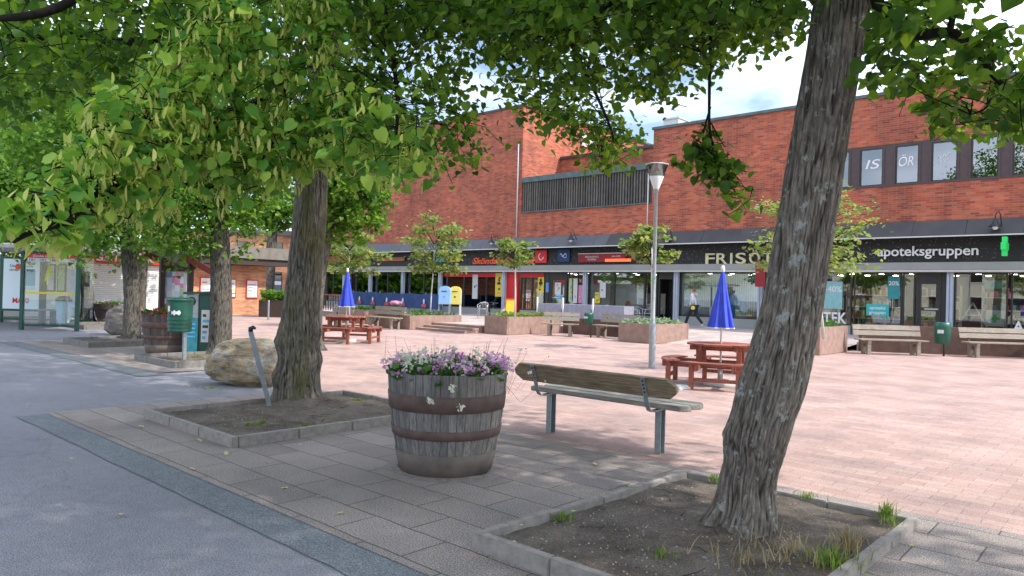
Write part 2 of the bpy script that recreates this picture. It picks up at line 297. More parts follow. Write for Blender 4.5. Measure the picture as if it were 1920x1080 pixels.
# ---------------------------------------------------------------- objects
def tag(o, label=None, cat=None, group=None, kind=None):
    if label: o['label'] = label
    if cat: o['category'] = cat
    if group: o['group'] = group
    if kind: o['kind'] = kind
    return o
def empty(name, loc, label, cat, rz=0, group=None, sc_=1):
    o = bpy.data.objects.new(name, None); COL.objects.link(o); o.location = loc; o.rotation_euler = (0, 0, rz); o.scale = (sc_,)*3; o.empty_display_size = .2
    return tag(o, label, cat, group)
def copy_tree(o, parent=None):
    c = o.copy(); COL.objects.link(c); c.parent = parent
    for ch in [x for x in bpy.data.objects if x.parent == o]: copy_tree(ch, c)
    return c
class MB:
    def __init__(s): s.v = []; s.f = []; s.sm = []
    def add(s, v, f, smooth=False):
        n = len(s.v); s.v += [tuple(x) for x in v]; s.f += [tuple(i+n for i in q) for q in f]; s.sm += [smooth]*len(f); return s
    def box(s, x0, x1, y0, y1, z0, z1):
        return s.add([(x0, y0, z0), (x1, y0, z0), (x1, y1, z0), (x0, y1, z0), (x0, y0, z1), (x1, y0, z1), (x1, y1, z1), (x0, y1, z1)],
                     [(0, 3, 2, 1), (4, 5, 6, 7), (0, 1, 5, 4), (1, 2, 6, 5), (2, 3, 7, 6), (3, 0, 4, 7)])
    def beam(s, a, b, w_, h, up=(0, 0, 1)):
        a = Vector(a); b = Vector(b); d = (b-a).normalized(); u = Vector(up)
        sd_ = d.cross(u)
        if sd_.length < 1e-3: sd_ = d.cross(Vector((0, 1, 0)))
        sd_.normalize(); u = sd_.cross(d)
        vs_ = [p + sd_*(i*w_/2) + u*(j*h/2) for p in (a, b) for i, j in ((-1, -1), (1, -1), (1, 1), (-1, 1))]
        return s.add(vs_, [(0, 1, 2, 3), (7, 6, 5, 4), (0, 4, 5, 1), (1, 5, 6, 2), (2, 6, 7, 3), (3, 7, 4, 0)])
    def tube(s, pts, rs, n=8, cap=True):
        pts = [Vector(p) for p in pts]
        if not isinstance(rs, (list, tuple)): rs = [rs]*len(pts)
        vs_ = []; u = None
        for i, p in enumerate(pts):
            d = (pts[min(i+1, len(pts)-1)] - pts[max(i-1, 0)]).normalized()
            if u is None:
                u = d.orthogonal().normalized()
            else:
                u = (u - d*u.dot(d)).normalized()
            v = d.cross(u)
            vs_ += [p + (u*math.cos(k*2*PI/n) + v*math.sin(k*2*PI/n))*rs[i] for k in range(n)]
        fs = [(i*n+k, i*n+(k+1) % n, (i+1)*n+(k+1) % n, (i+1)*n+k) for i in range(len(pts)-1) for k in range(n)]
        s.add(vs_, fs, True)
        if cap: s.f += [tuple(len(s.v)-n+k for k in range(n)), tuple(len(s.v)-len(vs_)+n-1-k for k in range(n))]; s.sm += [False]*2
        return s
    def lathe(s, prof, n=32, c=(0, 0), fn=None):
        vs_ = []
        for r, z in prof:
            for k in range(n):
                a = 2*PI*k/n; rr = r*(fn(a, z) if fn else 1)
                vs_.append((c[0]+rr*math.cos(a), c[1]+rr*math.sin(a), z))
        fs = [(i*n+k, i*n+(k+1) % n, (i+1)*n+(k+1) % n, (i+1)*n+k) for i in range(len(prof)-1) for k in range(n)]
        return s.add(vs_, fs, True)
    def prism(s, poly, z0, z1, ax='z'):
        n = len(poly)
        def P3(a, b, c): return {'z': (a, b, c), 'y': (a, c, b), 'x': (c, a, b)}[ax]
        vs_ = [P3(a, b, z0) for a, b in poly] + [P3(a, b, z1) for a, b in poly]
        return s.add(vs_, [tuple(range(n)), tuple(range(2*n-1, n-1, -1))] + [(i, (i+1) % n, n+(i+1) % n, n+i) for i in range(n)])
    def build(s, name, mat, parent=None, bevel=0, kind=None, label=None, cat=None, group=None, loc=None, recalc=True):
        me = bpy.data.meshes.new(name); me.from_pydata(s.v, [], s.f)
        me.polygons.foreach_set('use_smooth', s.sm)
        if recalc and len(s.f) < 60000:
            bm = bmesh.new(); bm.from_mesh(me); bmesh.ops.recalc_face_normals(bm, faces=bm.faces)
            if bevel:
                es = [e for e in bm.edges if len(e.link_faces) == 2 and e.calc_face_angle(0) > .7]
                bmesh.ops.bevel(bm, geom=es, offset=bevel, segments=2, affect='EDGES', clamp_overlap=True)
            bm.to_mesh(me); bm.free()
        me.materials.append(MATS[mat] if isinstance(mat, str) else mat)
        o = bpy.data.objects.new(name, me); COL.objects.link(o)
        if parent: o.parent = parent
        if loc: o.location = loc
        return tag(o, label, cat, group, kind)
def arr_mesh(name, V, Fc, mat, parent=None, smooth=False, kind=None, label=None, cat=None, group=None):
    V = np.asarray(V, np.float32); Fc = np.asarray(Fc, np.int32); me = bpy.data.meshes.new(name)
    k = Fc.shape[1]
    me.vertices.add(len(V)); me.vertices.foreach_set('co', V.ravel())
    me.loops.add(Fc.size); me.loops.foreach_set('vertex_index', Fc.ravel())
    me.polygons.add(len(Fc)); me.polygons.foreach_set('loop_start', np.arange(0, Fc.size, k, dtype=np.int32)); me.polygons.foreach_set('loop_total', np.full(len(Fc), k, np.int32))
    me.polygons.foreach_set('use_smooth', np.full(len(Fc), smooth)); me.update(calc_edges=True)
    me.materials.append(MATS[mat]); o = bpy.data.objects.new(name, me); COL.objects.link(o)
    if parent: o.parent = parent
    return tag(o, label, cat, group, kind)
def text(name, s, size, mat, loc, rot=(PI/2, 0, 0), parent=None, ext=.01, off=0, align='LEFT', shear=0, width=None, label=None, cat=None, group=None, sx=1):
    cu = bpy.data.curves.new(name, 'FONT'); cu.body = s; cu.size = size; cu.extrude = ext; cu.offset = off; cu.align_x = align; cu.shear = shear
    o = bpy.data.objects.new(name, cu); COL.objects.link(o)
    bpy.context.view_layer.update()
    me = bpy.data.meshes.new_from_object(o.evaluated_get(bpy.context.evaluated_depsgraph_get()))
    COL.objects.unlink(o); bpy.data.objects.remove(o)
    me.name = name; me.materials.clear(); me.materials.append(MATS[mat])
    if width:
        xs = [v.co.x for v in me.vertices]; k = width/(max(xs)-min(xs))
        for v in me.vertices: v.co.x *= k
    o = bpy.data.objects.new(name, me); COL.objects.link(o); o.location = loc; o.rotation_euler = rot
    if parent: o.parent = parent
    return tag(o, label, cat, group)
# leaves: V (n,3) positions -> folded heart leaves
LEAF = np.array([(.06, 0, 0), (-.04, .24, .03), (.16, .46, .07), (.56, .44, .05), (1.05, 0, -.10), (.56, -.44, .05), (.16, -.46, .07), (-.04, -.24, .03)])
LF = np.array([(0, 4, 3, 3), (0, 3, 2, 1)])
def leaf_cards(P, size, droop=.5, rs=nr, flip=.6):
    n = len(P); az = rs.rand(n)*2*PI; el = -droop + rs.randn(n)*.45
    d = np.stack([np.cos(az)*np.cos(el), np.sin(az)*np.cos(el), np.sin(el)], 1)
    up = np.stack([rs.randn(n)*flip, rs.randn(n)*flip, np.ones(n)], 1)
    s = np.cross(d, up); s /= np.linalg.norm(s, axis=1)[:, None]+1e-9; u = np.cross(s, d)
    sz = size*(.45+.85*rs.rand(n))
    V = (P[:, None, :] + sz[:, None, None]*(LEAF[None, :, 0, None]*d[:, None, :] + LEAF[None, :, 1, None]*s[:, None, :] + LEAF[None, :, 2, None]*u[:, None, :])).reshape(-1, 3)
    base = np.array([(0, 7, 6, 5, 4), (0, 4, 3, 2, 1)])
    Fc = (np.arange(n)[:, None, None]*8 + base[None]).reshape(-1, 5)
    return V, Fc
def strip_cards(P, ln, wd, rs=nr):
    n = len(P); az = rs.rand(n)*2*PI; hx = np.stack([np.cos(az), np.sin(az), np.zeros(n)], 1); tl = rs.randn(n, 1)*.45
    dn = np.array([[0, 0, -1.]]) + hx[:, [1, 0, 2]]*np.array([[1, -1, 0]])*tl; sz = (.7+.5*rs.rand(n))[:, None]
    prof = [(0, .25), (.3, .9), (.7, 1), (1, .2)]; V = []
    for i, (a, b) in enumerate(prof):
        cen = P + dn*ln*a*sz + hx*np.sin(a*3)*.008
        V.append(cen - hx*wd*b*.5); V.append(cen + hx*wd*b*.5)
    V = np.stack(V, 1).reshape(-1, 3)
    base = np.array([(0, 1, 3, 2), (2, 3, 5, 4), (4, 5, 7, 6)])
    return V, (np.arange(n)[:, None, None]*8 + base[None]).reshape(-1, 4)
def join_arr(lst):
    V = []; Fs = []; n = 0
    for v, f in lst: V.append(v); Fs.append(f+n); n += len(v)
    return np.concatenate(V), np.concatenate(Fs)
def inpoly(x, y, poly):
    c = False; j = len(poly)-1
    for i in range(len(poly)):
        xi, yi = poly[i]; xj, yj = poly[j]
        if (yi > y) != (yj > y) and x < (xj-xi)*(y-yi)/(yj-yi)+xi: c = not c
        j = i
    return c
# ---------------------------------------------------------------- ground and paving
def sheet(name, x0, x1, y0, y1, z, mat, nx=1, ny=1):
    mb = MB(); mb.add([(x0, y0, z), (x1, y0, z), (x1, y1, z), (x0, y1, z)], [(0, 1, 2, 3)]); return mb.build(name, mat, kind='structure')
sheet('ground', -400, 400, -400, 400, -.012, 'asphalt')
def wavy(name, x0, x1, y0, y1, z, mat, a=.035):
    n = int((x1-x0)/.12); v = []
    for i in range(n+1):
        x = x0+(x1-x0)*i/n; v += [(x, y0+a*noise.noise(Vector((x*1.1, 1, 0)))+a*.5*noise.noise(Vector((x*5, 1, 0))), z), (x, y1+a*.4*noise.noise(Vector((x*1.4, 7, 0))), z)]
    MB().add(v, [(2*i, 2*i+2, 2*i+3, 2*i+1) for i in range(n)]).build(name, mat, kind='structure')
wavy('asphalt_strip', -9.7, 14, 2.36, 2.72, -.004, 'asphalt_dark', .03)
MB().add([(-9.75, 2.7, .0), (-9.6, 2.66, 0), (30, 2.66, 0), (30, 6.02, 0), (-9.75, 6.02, 0)], [(0, 1, 2, 3, 4)]).build('slab_paving', 'slabs', kind='structure')
sheet('far_slab_paving', -21.5, -13.0, 5.2, 7.6, 0, 'slabs')
wavy('far_asphalt_strip', -22, -12.7, 4.8, 5.22, -.004, 'asphalt_dark', .04)
MB().add([(-16, 6.02, -.003), (30, 6.02, -.003), (30, 31, -.003), (-34, 31, -.003), (-34, 10, -.003), (-16, 8.6, -.003)], [(0, 1, 2, 3, 4, 5)]).build('plaza_paving', 'pavers', kind='structure')
# terrace
TZ = .27
mb = MB(); mb.prism([(-46, 22.9), (-24.0, 22.9), (-24.0, 20.0), (-19.3, 20.0), (-19.3, 22.9), (-13.0, 22.9), (-13.0, 26.0), (-7.5, 26.0), (-7.5, 24.75), (-3.0, 27.5), (20, 27.5), (20, 34), (-46, 34)], -.1, TZ)
mb.build('terrace', 'terrace_slabs', kind='structure')
MB().add([(-13.0, 21.5, 0), (-7.5, 21.5, 0), (-7.5, 26.0, TZ-.002), (-13.0, 26.0, TZ-.002), (-13.0, 26.0, -.1), (-7.5, 26.0, -.1)], [(0, 1, 2, 3), (3, 2, 5, 4)]).build('ramp', 'terrace_slabs', kind='structure')
st = MB()
for i in range(3): st.box(-23.6, -19.32, 18.7+i*.42, 20.0-.003, i*.09 if i else -.05, (i+1)*.09)
st.build('steps', 'planter_concrete', kind='structure', bevel=.01)
# ---------------------------------------------------------------- shopping building
BX = 3.0
bld = empty('shopping_building', (-22, 30, 0), 'long red brick shopping building with a dark canopy over its row of shops', 'building')
def bp(mb, name, mat, **k):
    o = mb.build(name, mat, **k); o.parent = bld; o.location = (22, -30, 0); return o
YF = 29.7
wl = FY(1600, 340, YF).x
bp(MB().box(-48.9, -26.5, YF, 45, 4.52, 11.8), 'wall', 'red_brick')
bp(MB().box(-26.5, -18.25, YF, 33.0, 4.52, 5.93).box(-26.5, -18.25, 33.0, 45, 4.52, 9.35), 'wall', 'red_brick')
bp(MB().box(-18.25, -9.95, YF, 45, 4.52, 9.4).box(-9.95, BX, YF, YF+.35, 4.52, 5.93).box(-9.95, BX, YF, YF+.35, 7.52, 9.4).box(-9.95, BX, 33, 45, 4.52, 9.4), 'wall', 'red_brick')
bp(MB().box(-48.95, -26.42, YF-.06, 45.05, 11.8, 11.92), 'coping', 'fascia_dark')
bp(MB().box(-18.31, BX, YF-.08, 45.05, 9.4, 9.52), 'coping', 'copper_green')
bp(MB().box(-26.45, -18.32, 32.9, 33.2, 9.35, 9.5), 'coping', 'fascia_dark')
bp(MB().box(-18.1, -17.3, 30.3, 31.3, 9.52, 9.95).box(-18.15, -17.25, 30.25, 31.35, 9.95, 10.02), 'roof_vent', 'off_white')
# louvred screen
bp(MB().box(-26.48, -18.27, YF+.16, YF+.3, 5.93, 7.7), 'screen_backing', 'dark_inside')
s_ = MB(); x = -26.42
while x < -18.34:
    s_.box(x, x+.085, YF+.02+rnd.random()*.02, YF+.158, 5.99, 7.6); x += .158
bp(s_, 'slatted_screen', 'screen_wood')
s_ = MB(); s_.add([(-26.5, YF-.05, 7.58), (-18.27, YF-.05, 7.58), (-18.27, YF-.05, 7.86), (-26.5, YF-.05, 7.86), (-26.5, 33, 8.5), (-18.27, 33, 8.5), (-26.5, 33, 7.58), (-18.27, 33, 7.58)], [(0, 1, 2, 3), (3, 2, 5, 4), (0, 3, 4, 6), (1, 7, 5, 2), (0, 6, 7, 1)])
bp(s_, 'screen_roof', 'copper_green')
bp(MB().box(-26.5, -18.27, YF-.07, YF+.1, 5.93, 5.985), 'screen_sill', 'copper_green')
# strip of upper windows
fr = MB(); fr.box(-9.95, BX, YF+.02, YF+.12, 7.42, 7.518).box(-9.95, BX, YF-.03, YF+.14, 5.932, 6.0)
px = [(-10.6, -9.44), (-9.03, -8.23), (-7.78, -7.01), (-6.58, -5.78), (-5.34, -4.55), (-4.12, -3.3), (-2.9, -2.1), (-1.7, -.9)]
prev = -9.95
UW = []
for a, b in px:
    if a < -9.95: a = -9.94
    if a > prev: bp(MB().box(prev, a, YF+.0, YF+.1, 6.0, 7.42).box(prev+.02, prev+.07, YF-.03, YF-.001, 6.0, 7.42).box(a-.07, a-.02, YF-.03, YF-.001, 6.0, 7.42), 'window_pier', 'brown_frame')
    q = bp(MB().box(a, a+.035, YF+.03, YF+.1, 6.0, 7.42).box(b-.035, b, YF+.03, YF+.1, 6.0, 7.42).box(a+.035, b-.035, YF+.03, YF+.1, 6.0, 6.04).box(a+.035, b-.035, YF+.03, YF+.1, 7.38, 7.42), 'upper_window', 'dark_frame')
    MB().box(a+.035, b-.035, YF+.06, YF+.065, 6.04, 7.38).build('pane', 'upper_glass', q)
    UW.append((a, b)); prev = b
bp(MB().box(prev, BX, YF, YF+.1, 6.0, 7.42), 'window_pier', 'brown_frame')
bp(fr, 'window_frame_rail', 'brown_frame')
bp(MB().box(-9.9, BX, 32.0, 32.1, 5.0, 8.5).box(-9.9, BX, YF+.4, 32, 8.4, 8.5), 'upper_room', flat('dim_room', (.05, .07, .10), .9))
# side window on the tall block
bp(MB().box(-26.46, -26.40, 34.9, 36.2, 10.5, 11.3), 'side_window', 'off_white')
# fascia (sloped canopy)
for x0, x1, mt in ((-48.9, -31.5, 'fascia_metal'), (-31.5, -20.5, 'fascia_metal'), (-20.5, BX, 'fascia_dark')):
    f_ = MB(); n = 14; xs = [x0+(x1-x0)*i/n for i in range(n+1)]
    for i in range(n):
        a, b = xs[i], xs[i+1]-.012; e = rnd.uniform(-.012, .012)
        f_.add([(a, YF-.06, 4.56), (b, YF-.06, 4.56), (b, YF-.5+e, 3.98), (a, YF-.5+e, 3.98), (a, YF+.2, 4.56), (b, YF+.2, 4.56), (b, YF+.2, 3.98), (a, YF+.2, 3.98)], [(0, 3, 2, 1), (0, 1, 5, 4), (3, 7, 6, 2), (0, 4, 7, 3), (1, 2, 6, 5)])
    bp(f_, 'canopy_fascia', mt)
bp(MB().box(-48.9, BX, YF-.53, YF-.5, 3.93, 3.975), 'canopy_trim', 'white_trim')
bp(MB().box(-48.9, BX, YF+.1, YF+.3, 3.06, 3.98), 'sign_band', 'black_sign')
# light string curtain over the sign band
s_ = MB()
for i in range(900):
    x = rnd.uniform(-34, 1); z = rnd.uniform(3.1, 3.92); s_.box(x, x+.009, YF+.08, YF+.094, z, z+.014)
bp(s_, 'light_string', 'off_white', kind='stuff')
bp(MB().box(-48.9, BX, YF-.02, YF+.6, 2.80, 3.06), 'beam', 'concrete_beam')
bp(MB().box(-48.9, BX, YF+.02, YF+.55, 2.715, 2.798), 'beam_trim', 'off_white')
COLX = [FY(p, 540, 30).x for p in (645, 694, 755, 825, 945, 1097, 1268)] + [FY(1781, 560, 30).x, -13.0, -1.6]
for cx in COLX:
    bp(MB().box(cx-.10, cx-.015, 29.92, 30.1, TZ, 2.71).box(cx+.015, cx+.10, 29.92, 30.1, TZ, 2.71).box(cx-.014, cx+.014, 29.96, 30.08, TZ, 2.71), 'column', 'column_paint')
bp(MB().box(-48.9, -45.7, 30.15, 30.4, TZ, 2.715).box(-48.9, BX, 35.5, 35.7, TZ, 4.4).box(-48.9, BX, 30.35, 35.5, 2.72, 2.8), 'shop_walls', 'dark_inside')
bp(MB().box(-48.9, BX, 30.3, 35.5, TZ, TZ+.02), 'shop_floor', 'floor_inside')
for xx in (-33.2, -27.6, -22.25, -17.1, -13.0, -.2): bp(MB().box(xx-.06, xx+.06, 30.45, 35.5, TZ+.02, 2.72), 'partition_wall', 'cream_inside')
def bay(x0, x1, sill=.62, mull=(), glass='shop_glass', fmat='dark_frame', z1=2.70):
    s_ = MB(); zz = sill
    s_.box(x0, x0+.05, 30.2, 30.3, zz, z1).box(x1-.05, x1, 30.2, 30.3, zz, z1).box(x0+.05, x1-.05, 30.2, 30.3, z1-.05, z1).box(x0+.05, x1-.05, 30.2, 30.3, zz, zz+.06)
    for m_ in mull: s_.box(m_-.035, m_+.035, 30.195, 30.305, zz+.06, z1-.05)
    o = bp(s_, 'shop_window', fmat)
    MB().box(x0+.05, x1-.05, 30.24, 30.25, zz+.06, z1-.05).build('pane', glass, o)
    if sill > TZ+.05: bp(MB().box(x0, x1, 30.15, 30.33, TZ, zz-.002), 'window_base', 'planter_dark' if fmat == 'brown_frame' else 'concrete_beam')
X = lambda p, y=550: FY(p, y, 30.24).x
bay(-45.7, X(645), .62, (X(625),))
bay(X(645)+.1, X(694)-.1, .62, (X(668),)); bay(X(694)+.1, X(755)-.1, .62, (X(727),)); bay(X(755)+.1, X(825)-.1, .62, (X(795),))
bay(X(825)+.1, X(945)-.1, .62, (X(870), X(912)))
bay(X(977), X(1021), .62, (X(984), X(998)), fmat='dark_frame')
bay(X(1066), X(1096), .55, (X(1083),))
bay(X(1099), X(1233), .62, (X(1152), X(1209)))
bay(X(1272), X(1425), .68, ()); bay(X(1425)+.02, -13.1, .68, ())
bay(-12.9, X(1597), .62, ((-12.9+X(1597))/2-.3,)); bay(X(1601), X(1692), .62, ()); bay(X(1693), X(1716), .35, ())
bay(X(1789), X(1890), .62, ()); bay(X(1896), -1.8, .62, (-2.8,)); bay(-1.5, BX, .62, (0.4, 1.8))
def door(x0, x1, mat='dark_frame', open_=False):
    s_ = MB().box(x0, x0+.07, 30.2, 30.32, TZ, 2.7).box(x1-.07, x1, 30.2, 30.32, TZ, 2.7).box(x0+.07, x1-.07, 30.2, 30.32, 2.38, 2.7)
    if not open_: s_.box(x0+.07, x0+.17, 30.22, 30.3, TZ+.02, 2.38).box(x1-.17, x1-.07, 30.22, 30.3, TZ+.02, 2.38).box(x0+.17, x1-.17, 30.22, 30.3, TZ+.02, .55).box(x0+.17, x1-.17, 30.22, 30.3, 2.28, 2.38).box(x0+.17, x1-.17, 30.22, 30.3, 1.3, 1.42)
    o = bp(s_, 'door', mat)
    if not open_:
        MB().box(x0+.17, x1-.17, 30.25, 30.26, .55, 2.28).build('pane', 'shop_glass', o)
        MB().beam((x0+.3, 30.17, 1.36), (x0+.75, 30.17, 1.36), .03, .04).build('handle', 'white_trim', o)
door(X(1718), X(1765)); door(X(1030), X(1063)); door(X(1235), X(1264), open_=True)
bp(MB().box(X(1235), X(1264), 31.2, 31.3, TZ, 2.7), 'doorway_dark_panel', 'black_sign')  # black panel stands in for the dark depth of the open doorway
for xa_, xb_ in ((X(1023), X(1029)), (X(1765)+.01, X(1775)), (X(1265), X(1271))): bp(MB().box(xa_, xb_, 30.2, 30.3, TZ, 2.7), 'door_post', 'dark_frame')
# ceiling lamps added to brighten the shop interiors
for k, (x0, x1, e) in enumerate(((-12.5, -1, 30), (-32, -28, 22), (-27, -22.6, 22), (-21.8, -17.4, 8), (-16.6, -13.3, 14))):
    for yy in (31.2, 33.2):
        sp_ = MB(); xx = x0+.5
        while xx < x1-.3: sp_.box(xx, xx+.16, yy, yy+.16, 2.68, 2.70); xx += 1.1
        bp(sp_, 'added_ceiling_lamp', glow('lamp_%d' % k, (1, .86, .66) if k == 0 else (1, .95, .88), e))
# downpipe
bp(MB().tube([(-26.75, YF-.06, 9.9), (-26.75, YF-.06, 4.6)], .035, 8), 'downpipe', 'off_white')
bp(MB().tube([(-18.45, YF-.06, 7.4), (-18.45, YF-.06, 4.6)], .03, 8), 'downpipe', 'off_white')
bp(MB().box(-45.6, -33.3, 30.9, 30.95, TZ+.02, 2.7), 'dark_interior_sheet', flat('interior_dark', (.035, .012, .012), .9, var=.6, scale=3))  # dark sheet behind the panes stands in for the dim restaurant interior
# red frame of the convenience shop
bp(MB().box(X(828), X(943), 30.19, 30.195, 2.42, 2.66).box(X(977), X(1020), 30.19, 30.195, 2.42, 2.66), 'red_window_band', 'sign_red')
bp(MB().box(X(950), X(973), 30.1, 30.3, TZ, 2.7), 'red_pillar', 'sign_red')
# ---------------------------------------------------------------- goods and blinds behind the glass
def goods(name, x0, x1, y0, y1, cols, label, n=4):
    root = empty(name, ((x0+x1)/2, y0, TZ+.02), label, 'shelf'); ox, oy = (x0+x1)/2, y0
    s_ = MB()
    for k in range(n): z = .1+k*.48; s_.box(x0-ox, x1-ox, 0, y1-y0, z, z+.03)
    s_.box(x0-ox-.03, x0-ox, 0, y1-y0, 0, n*.48+.1).box(x1-ox, x1-ox+.03, 0, y1-y0, 0, n*.48+.1)
    s_.build('shelf_frame', 'off_white', root)
    for ci, c in enumerate(cols):
        g = MB()
        for k in range(n):
            x = x0+.02
            while x < x1-.1:
                w_ = rnd.uniform(.06, .16)
                if rnd.random() < 1/len(cols)*1.1: g.box(x-ox, x-ox+w_*.9, .01+ci*.004, .2, .1+k*.48+.031, .1+k*.48+.031+rnd.uniform(.14, .36))
                x += w_
        g.build('packets', c, root, kind='stuff')
goods('display_shelf', -12.4, -10.6, 31.6, 32.0, ['yellow', 'off_white', 'orange_red', 'teal'], 'pharmacy shelf of packets behind the teal poster window')
goods('display_shelf', -10.2, -8.1, 32.2, 32.6, ['cream_inside', 'dining_orange', 'off_white', 'yellow'], 'pharmacy shelf of orange packets left of the glass door')
goods('display_shelf', -7.6, -6.2, 32.8, 33.2, ['cream_inside', 'dining_orange', 'off_white'], 'pharmacy shelf seen through the glass door')
goods('display_shelf', -5.4, -3.0, 32.6, 33.0, ['off_white', 'pink', 'teal_dark', 'cream_inside'], 'pharmacy shelf behind the window with the white easel')
goods('display_shelf', -32.2, -30.6, 31.2, 31.6, ['paper_blue', 'sign_red', 'off_white', 'yellow'], 'convenience shop shelf in the window nearest the mailboxes')
goods('display_shelf', -30.2, -28.3, 31.4, 31.8, ['orange_red', 'off_white', 'pink', 'paper_green'], 'convenience shop shelf behind the seated woman')
goods('display_shelf', -26.6, -25.2, 31.0, 31.4, ['orange_red', 'off_white', 'yellow', 'paper_green'], 'convenience shop shelf right of the red pillar')
bl = MB(); x = X(1278)
while x < -13.3:
    a = rnd.uniform(-.3, .5); w_ = .045; bl.beam((x, 30.55, .8), (x, 30.55, 2.62), .075*math.cos(a), .01+.05*abs(math.sin(a))); x += .105
bl.build('vertical_blinds', 'blinds', label='pale vertical blinds behind the hair salon window', cat='blinds')
MB().box(X(1100), X(1160), 30.9, 30.93, .7, 1.9).box(X(1162), X(1230), 31.1, 31.13, .7, 1.7).build('window_screen', 'cream_inside', label='cream display screens behind the window left of the open doorway', cat='screen')
def poster(name, p0, p1, q0, q1, mat, label, cat='poster', yy=30.18, txt=None, tmat='white_paint', tsize=.1, group=None, toff=.5):
    a = FY(p0, q1, yy); b = FY(p1, q0, yy)
    o = empty(name, ((a.x+b.x)/2, yy, a.z), label, cat, group=group); w_ = (b.x-a.x)/2; h = b.z-a.z
    MB().box(-w_, w_, 0, .012, 0, h).build('sheet', mat, o)
    if txt: text('lettering', txt, tsize, tmat, (0, -.006, h*toff), parent=o, ext=.003, align='CENTER', off=.002)
    return o, w_, h
poster('window_poster', 1545, 1580, 528, 578, 'teal_light', 'light teal 40 percent poster in the pharmacy window beside the tree', txt='-40%', tsize=.32, toff=.62)
poster('window_poster', 1664, 1688, 518, 560, 'teal_dark', 'dark teal 20 percent poster left of the pharmacy door', txt='20%', tsize=.22, toff=.6)
o, w_, h = poster('window_sticker', 1624, 1667, 571, 591, 'teal', 'turquoise speech bubble sticker with white script in the pharmacy window', cat='sticker', txt='apoteks\ngruppen', tsize=.18, toff=.55)
MB().prism([(.1, 0), (.3, 0), (.32, -.12)], 0, .012, 'y').build('bubble_tail', 'teal', o)
poster('window_poster', 1845, 1881, 526, 541, 'teal', 'teal hanging sign inside the right pharmacy window', yy=30.5)
a = FY(1588, 603, 30.17); text('window_lettering', 'APOTEK', .62, 'white_paint', (a.x-1.9, 30.17, .68), width=1.9, ext=.004, off=.012, label='large white pharmacy word along the foot of the window', cat='lettering')
a = FY(1900, 608, 30.17); text('window_lettering', 'APOTEK', .5, 'white_paint', (a.x, 30.17, .68), width=1.7, ext=.004, off=.012, label='large white pharmacy word at the right frame edge', cat='lettering')
POS = [('yellow', 928, 943, 512, 556, 'yellow window poster behind the seated woman'), ('yellow', 1008, 1020, 520, 548, 'yellow poster with black emblem right of the red pillar'),
       ('paper_green', 1066, 1073, 522, 565, 'tall green poster right of the shop door'), ('off_white', 1074, 1083, 522, 568, 'white poster with pink picture right of the green poster'), ('pink', 1084, 1093, 535, 568, 'pink poster nearest the column'),
       ('paper_blue', 1023, 1029, 530, 548, 'small blue poster on the door post'), ('off_white', 1040, 1052, 530, 552, 'white notices taped inside the shop door'), ('sky_blue', 1040, 1056, 555, 560, 'blue sticker on the shop door'),
       ('yellow', 1115, 1125, 548, 568, 'yellow sheet low in the window behind the cloth tables'), ('off_white', 1124, 1136, 530, 558, 'white sheet in the window behind the cloth tables'), ('off_white', 885, 896, 515, 560, 'pale poster left of the yellow poster')]
for m_, p0, p1, q0, q1, lb in POS:
    o, w_, h = poster('window_poster', p0, p1, q0, q1, m_, lb)
    if m_ == 'yellow' and h > .6:
        MB().lathe([(.001, 0), (.13, .02), (.14, .10), (.05, .2), (.09, .25), (.05, .32), (.001, .34)], 10).build('emblem', 'black_sign', o, loc=(0, -.004, h*.5)).scale = (1, .02, 1)
    for k in range(rnd.randint(2, 5)):
        aa = rnd.uniform(-w_*.8, w_*.3); zz = rnd.uniform(.05, h*.8); MB().box(aa, aa+w_*.5, -.006, -.002, zz, zz+h*.08).build('print', rnd.choice(['off_white', 'orange_red', 'pink', 'paper_blue', 'dark_frame']), o)
o, w_, h = poster('salon_poster', 1366, 1399, 552, 595, 'sky_blue', 'light blue picture poster in the hair salon window', yy=30.4)
MB().prism([(-.3*w_, .0), (.5*w_, 0), (.25*w_, .35*h), (.1*w_, .5*h), (-.1*w_, .5*h), (-.2*w_, .35*h)], -.006, -.002, 'y').build('pale_figure', 'off_white', o)
MB().tube([(0, -.006, h*.62), (0, -.002, h*.62)], h*.13, 14).build('pale_head', 'shirt_white', o)
# ---------------------------------------------------------------- shop signs
def board(name, p0, p1, q0, q1, mat, label, th=.06, yy=YF-.0):
    a = FY(p0, q1, yy); b = FY(p1, q0, yy); o = empty(name, ((a.x+b.x)/2, yy, a.z), label, 'sign'); w_ = (b.x-a.x)/2; h = b.z-a.z
    MB().box(-w_, w_, 0, th, 0, h).build('panel', mat, o, bevel=.006); return o, w_, h
a = FY(1645, 480, YF+.03); b = FY(1834, 480, YF+.03)
text('pharmacy_sign', 'apoteksgruppen', .5, 'white_paint', (a.x, YF+.03, 3.31), width=b.x-a.x, ext=.03, off=.006, label='white lower case pharmacy lettering on the black sign band', cat='sign')
for ch, p0, p1 in (('F', 1320, 1337), ('R', 1341, 1361), ('I', 1367, 1371), ('S', 1378, 1397), ('Ö', 1404, 1424), ('R', 1435, 1455)):
    a = FY(p0, 492, YF+.02); b = FY(p1, 492, YF+.02)
    text('salon_letter', ch, .66, 'cream_letter', (a.x, YF+.03, 3.07), width=b.x-a.x, ext=.03, off=.008, label={'F': 'cream letter F starting the hair salon sign', 'I': 'cream letter I of the hair salon sign', 'S': 'cream letter S of the hair salon sign', 'Ö': 'cream letter with two dots behind the small tree'}.get(ch, 'cream letter R ' + ('second in the hair salon sign' if p0 < 1400 else 'last in the hair salon sign beside the trunk')), cat='letter')
a = FY(886, 492, YF+.02); b = FY(1003, 492, YF+.02)
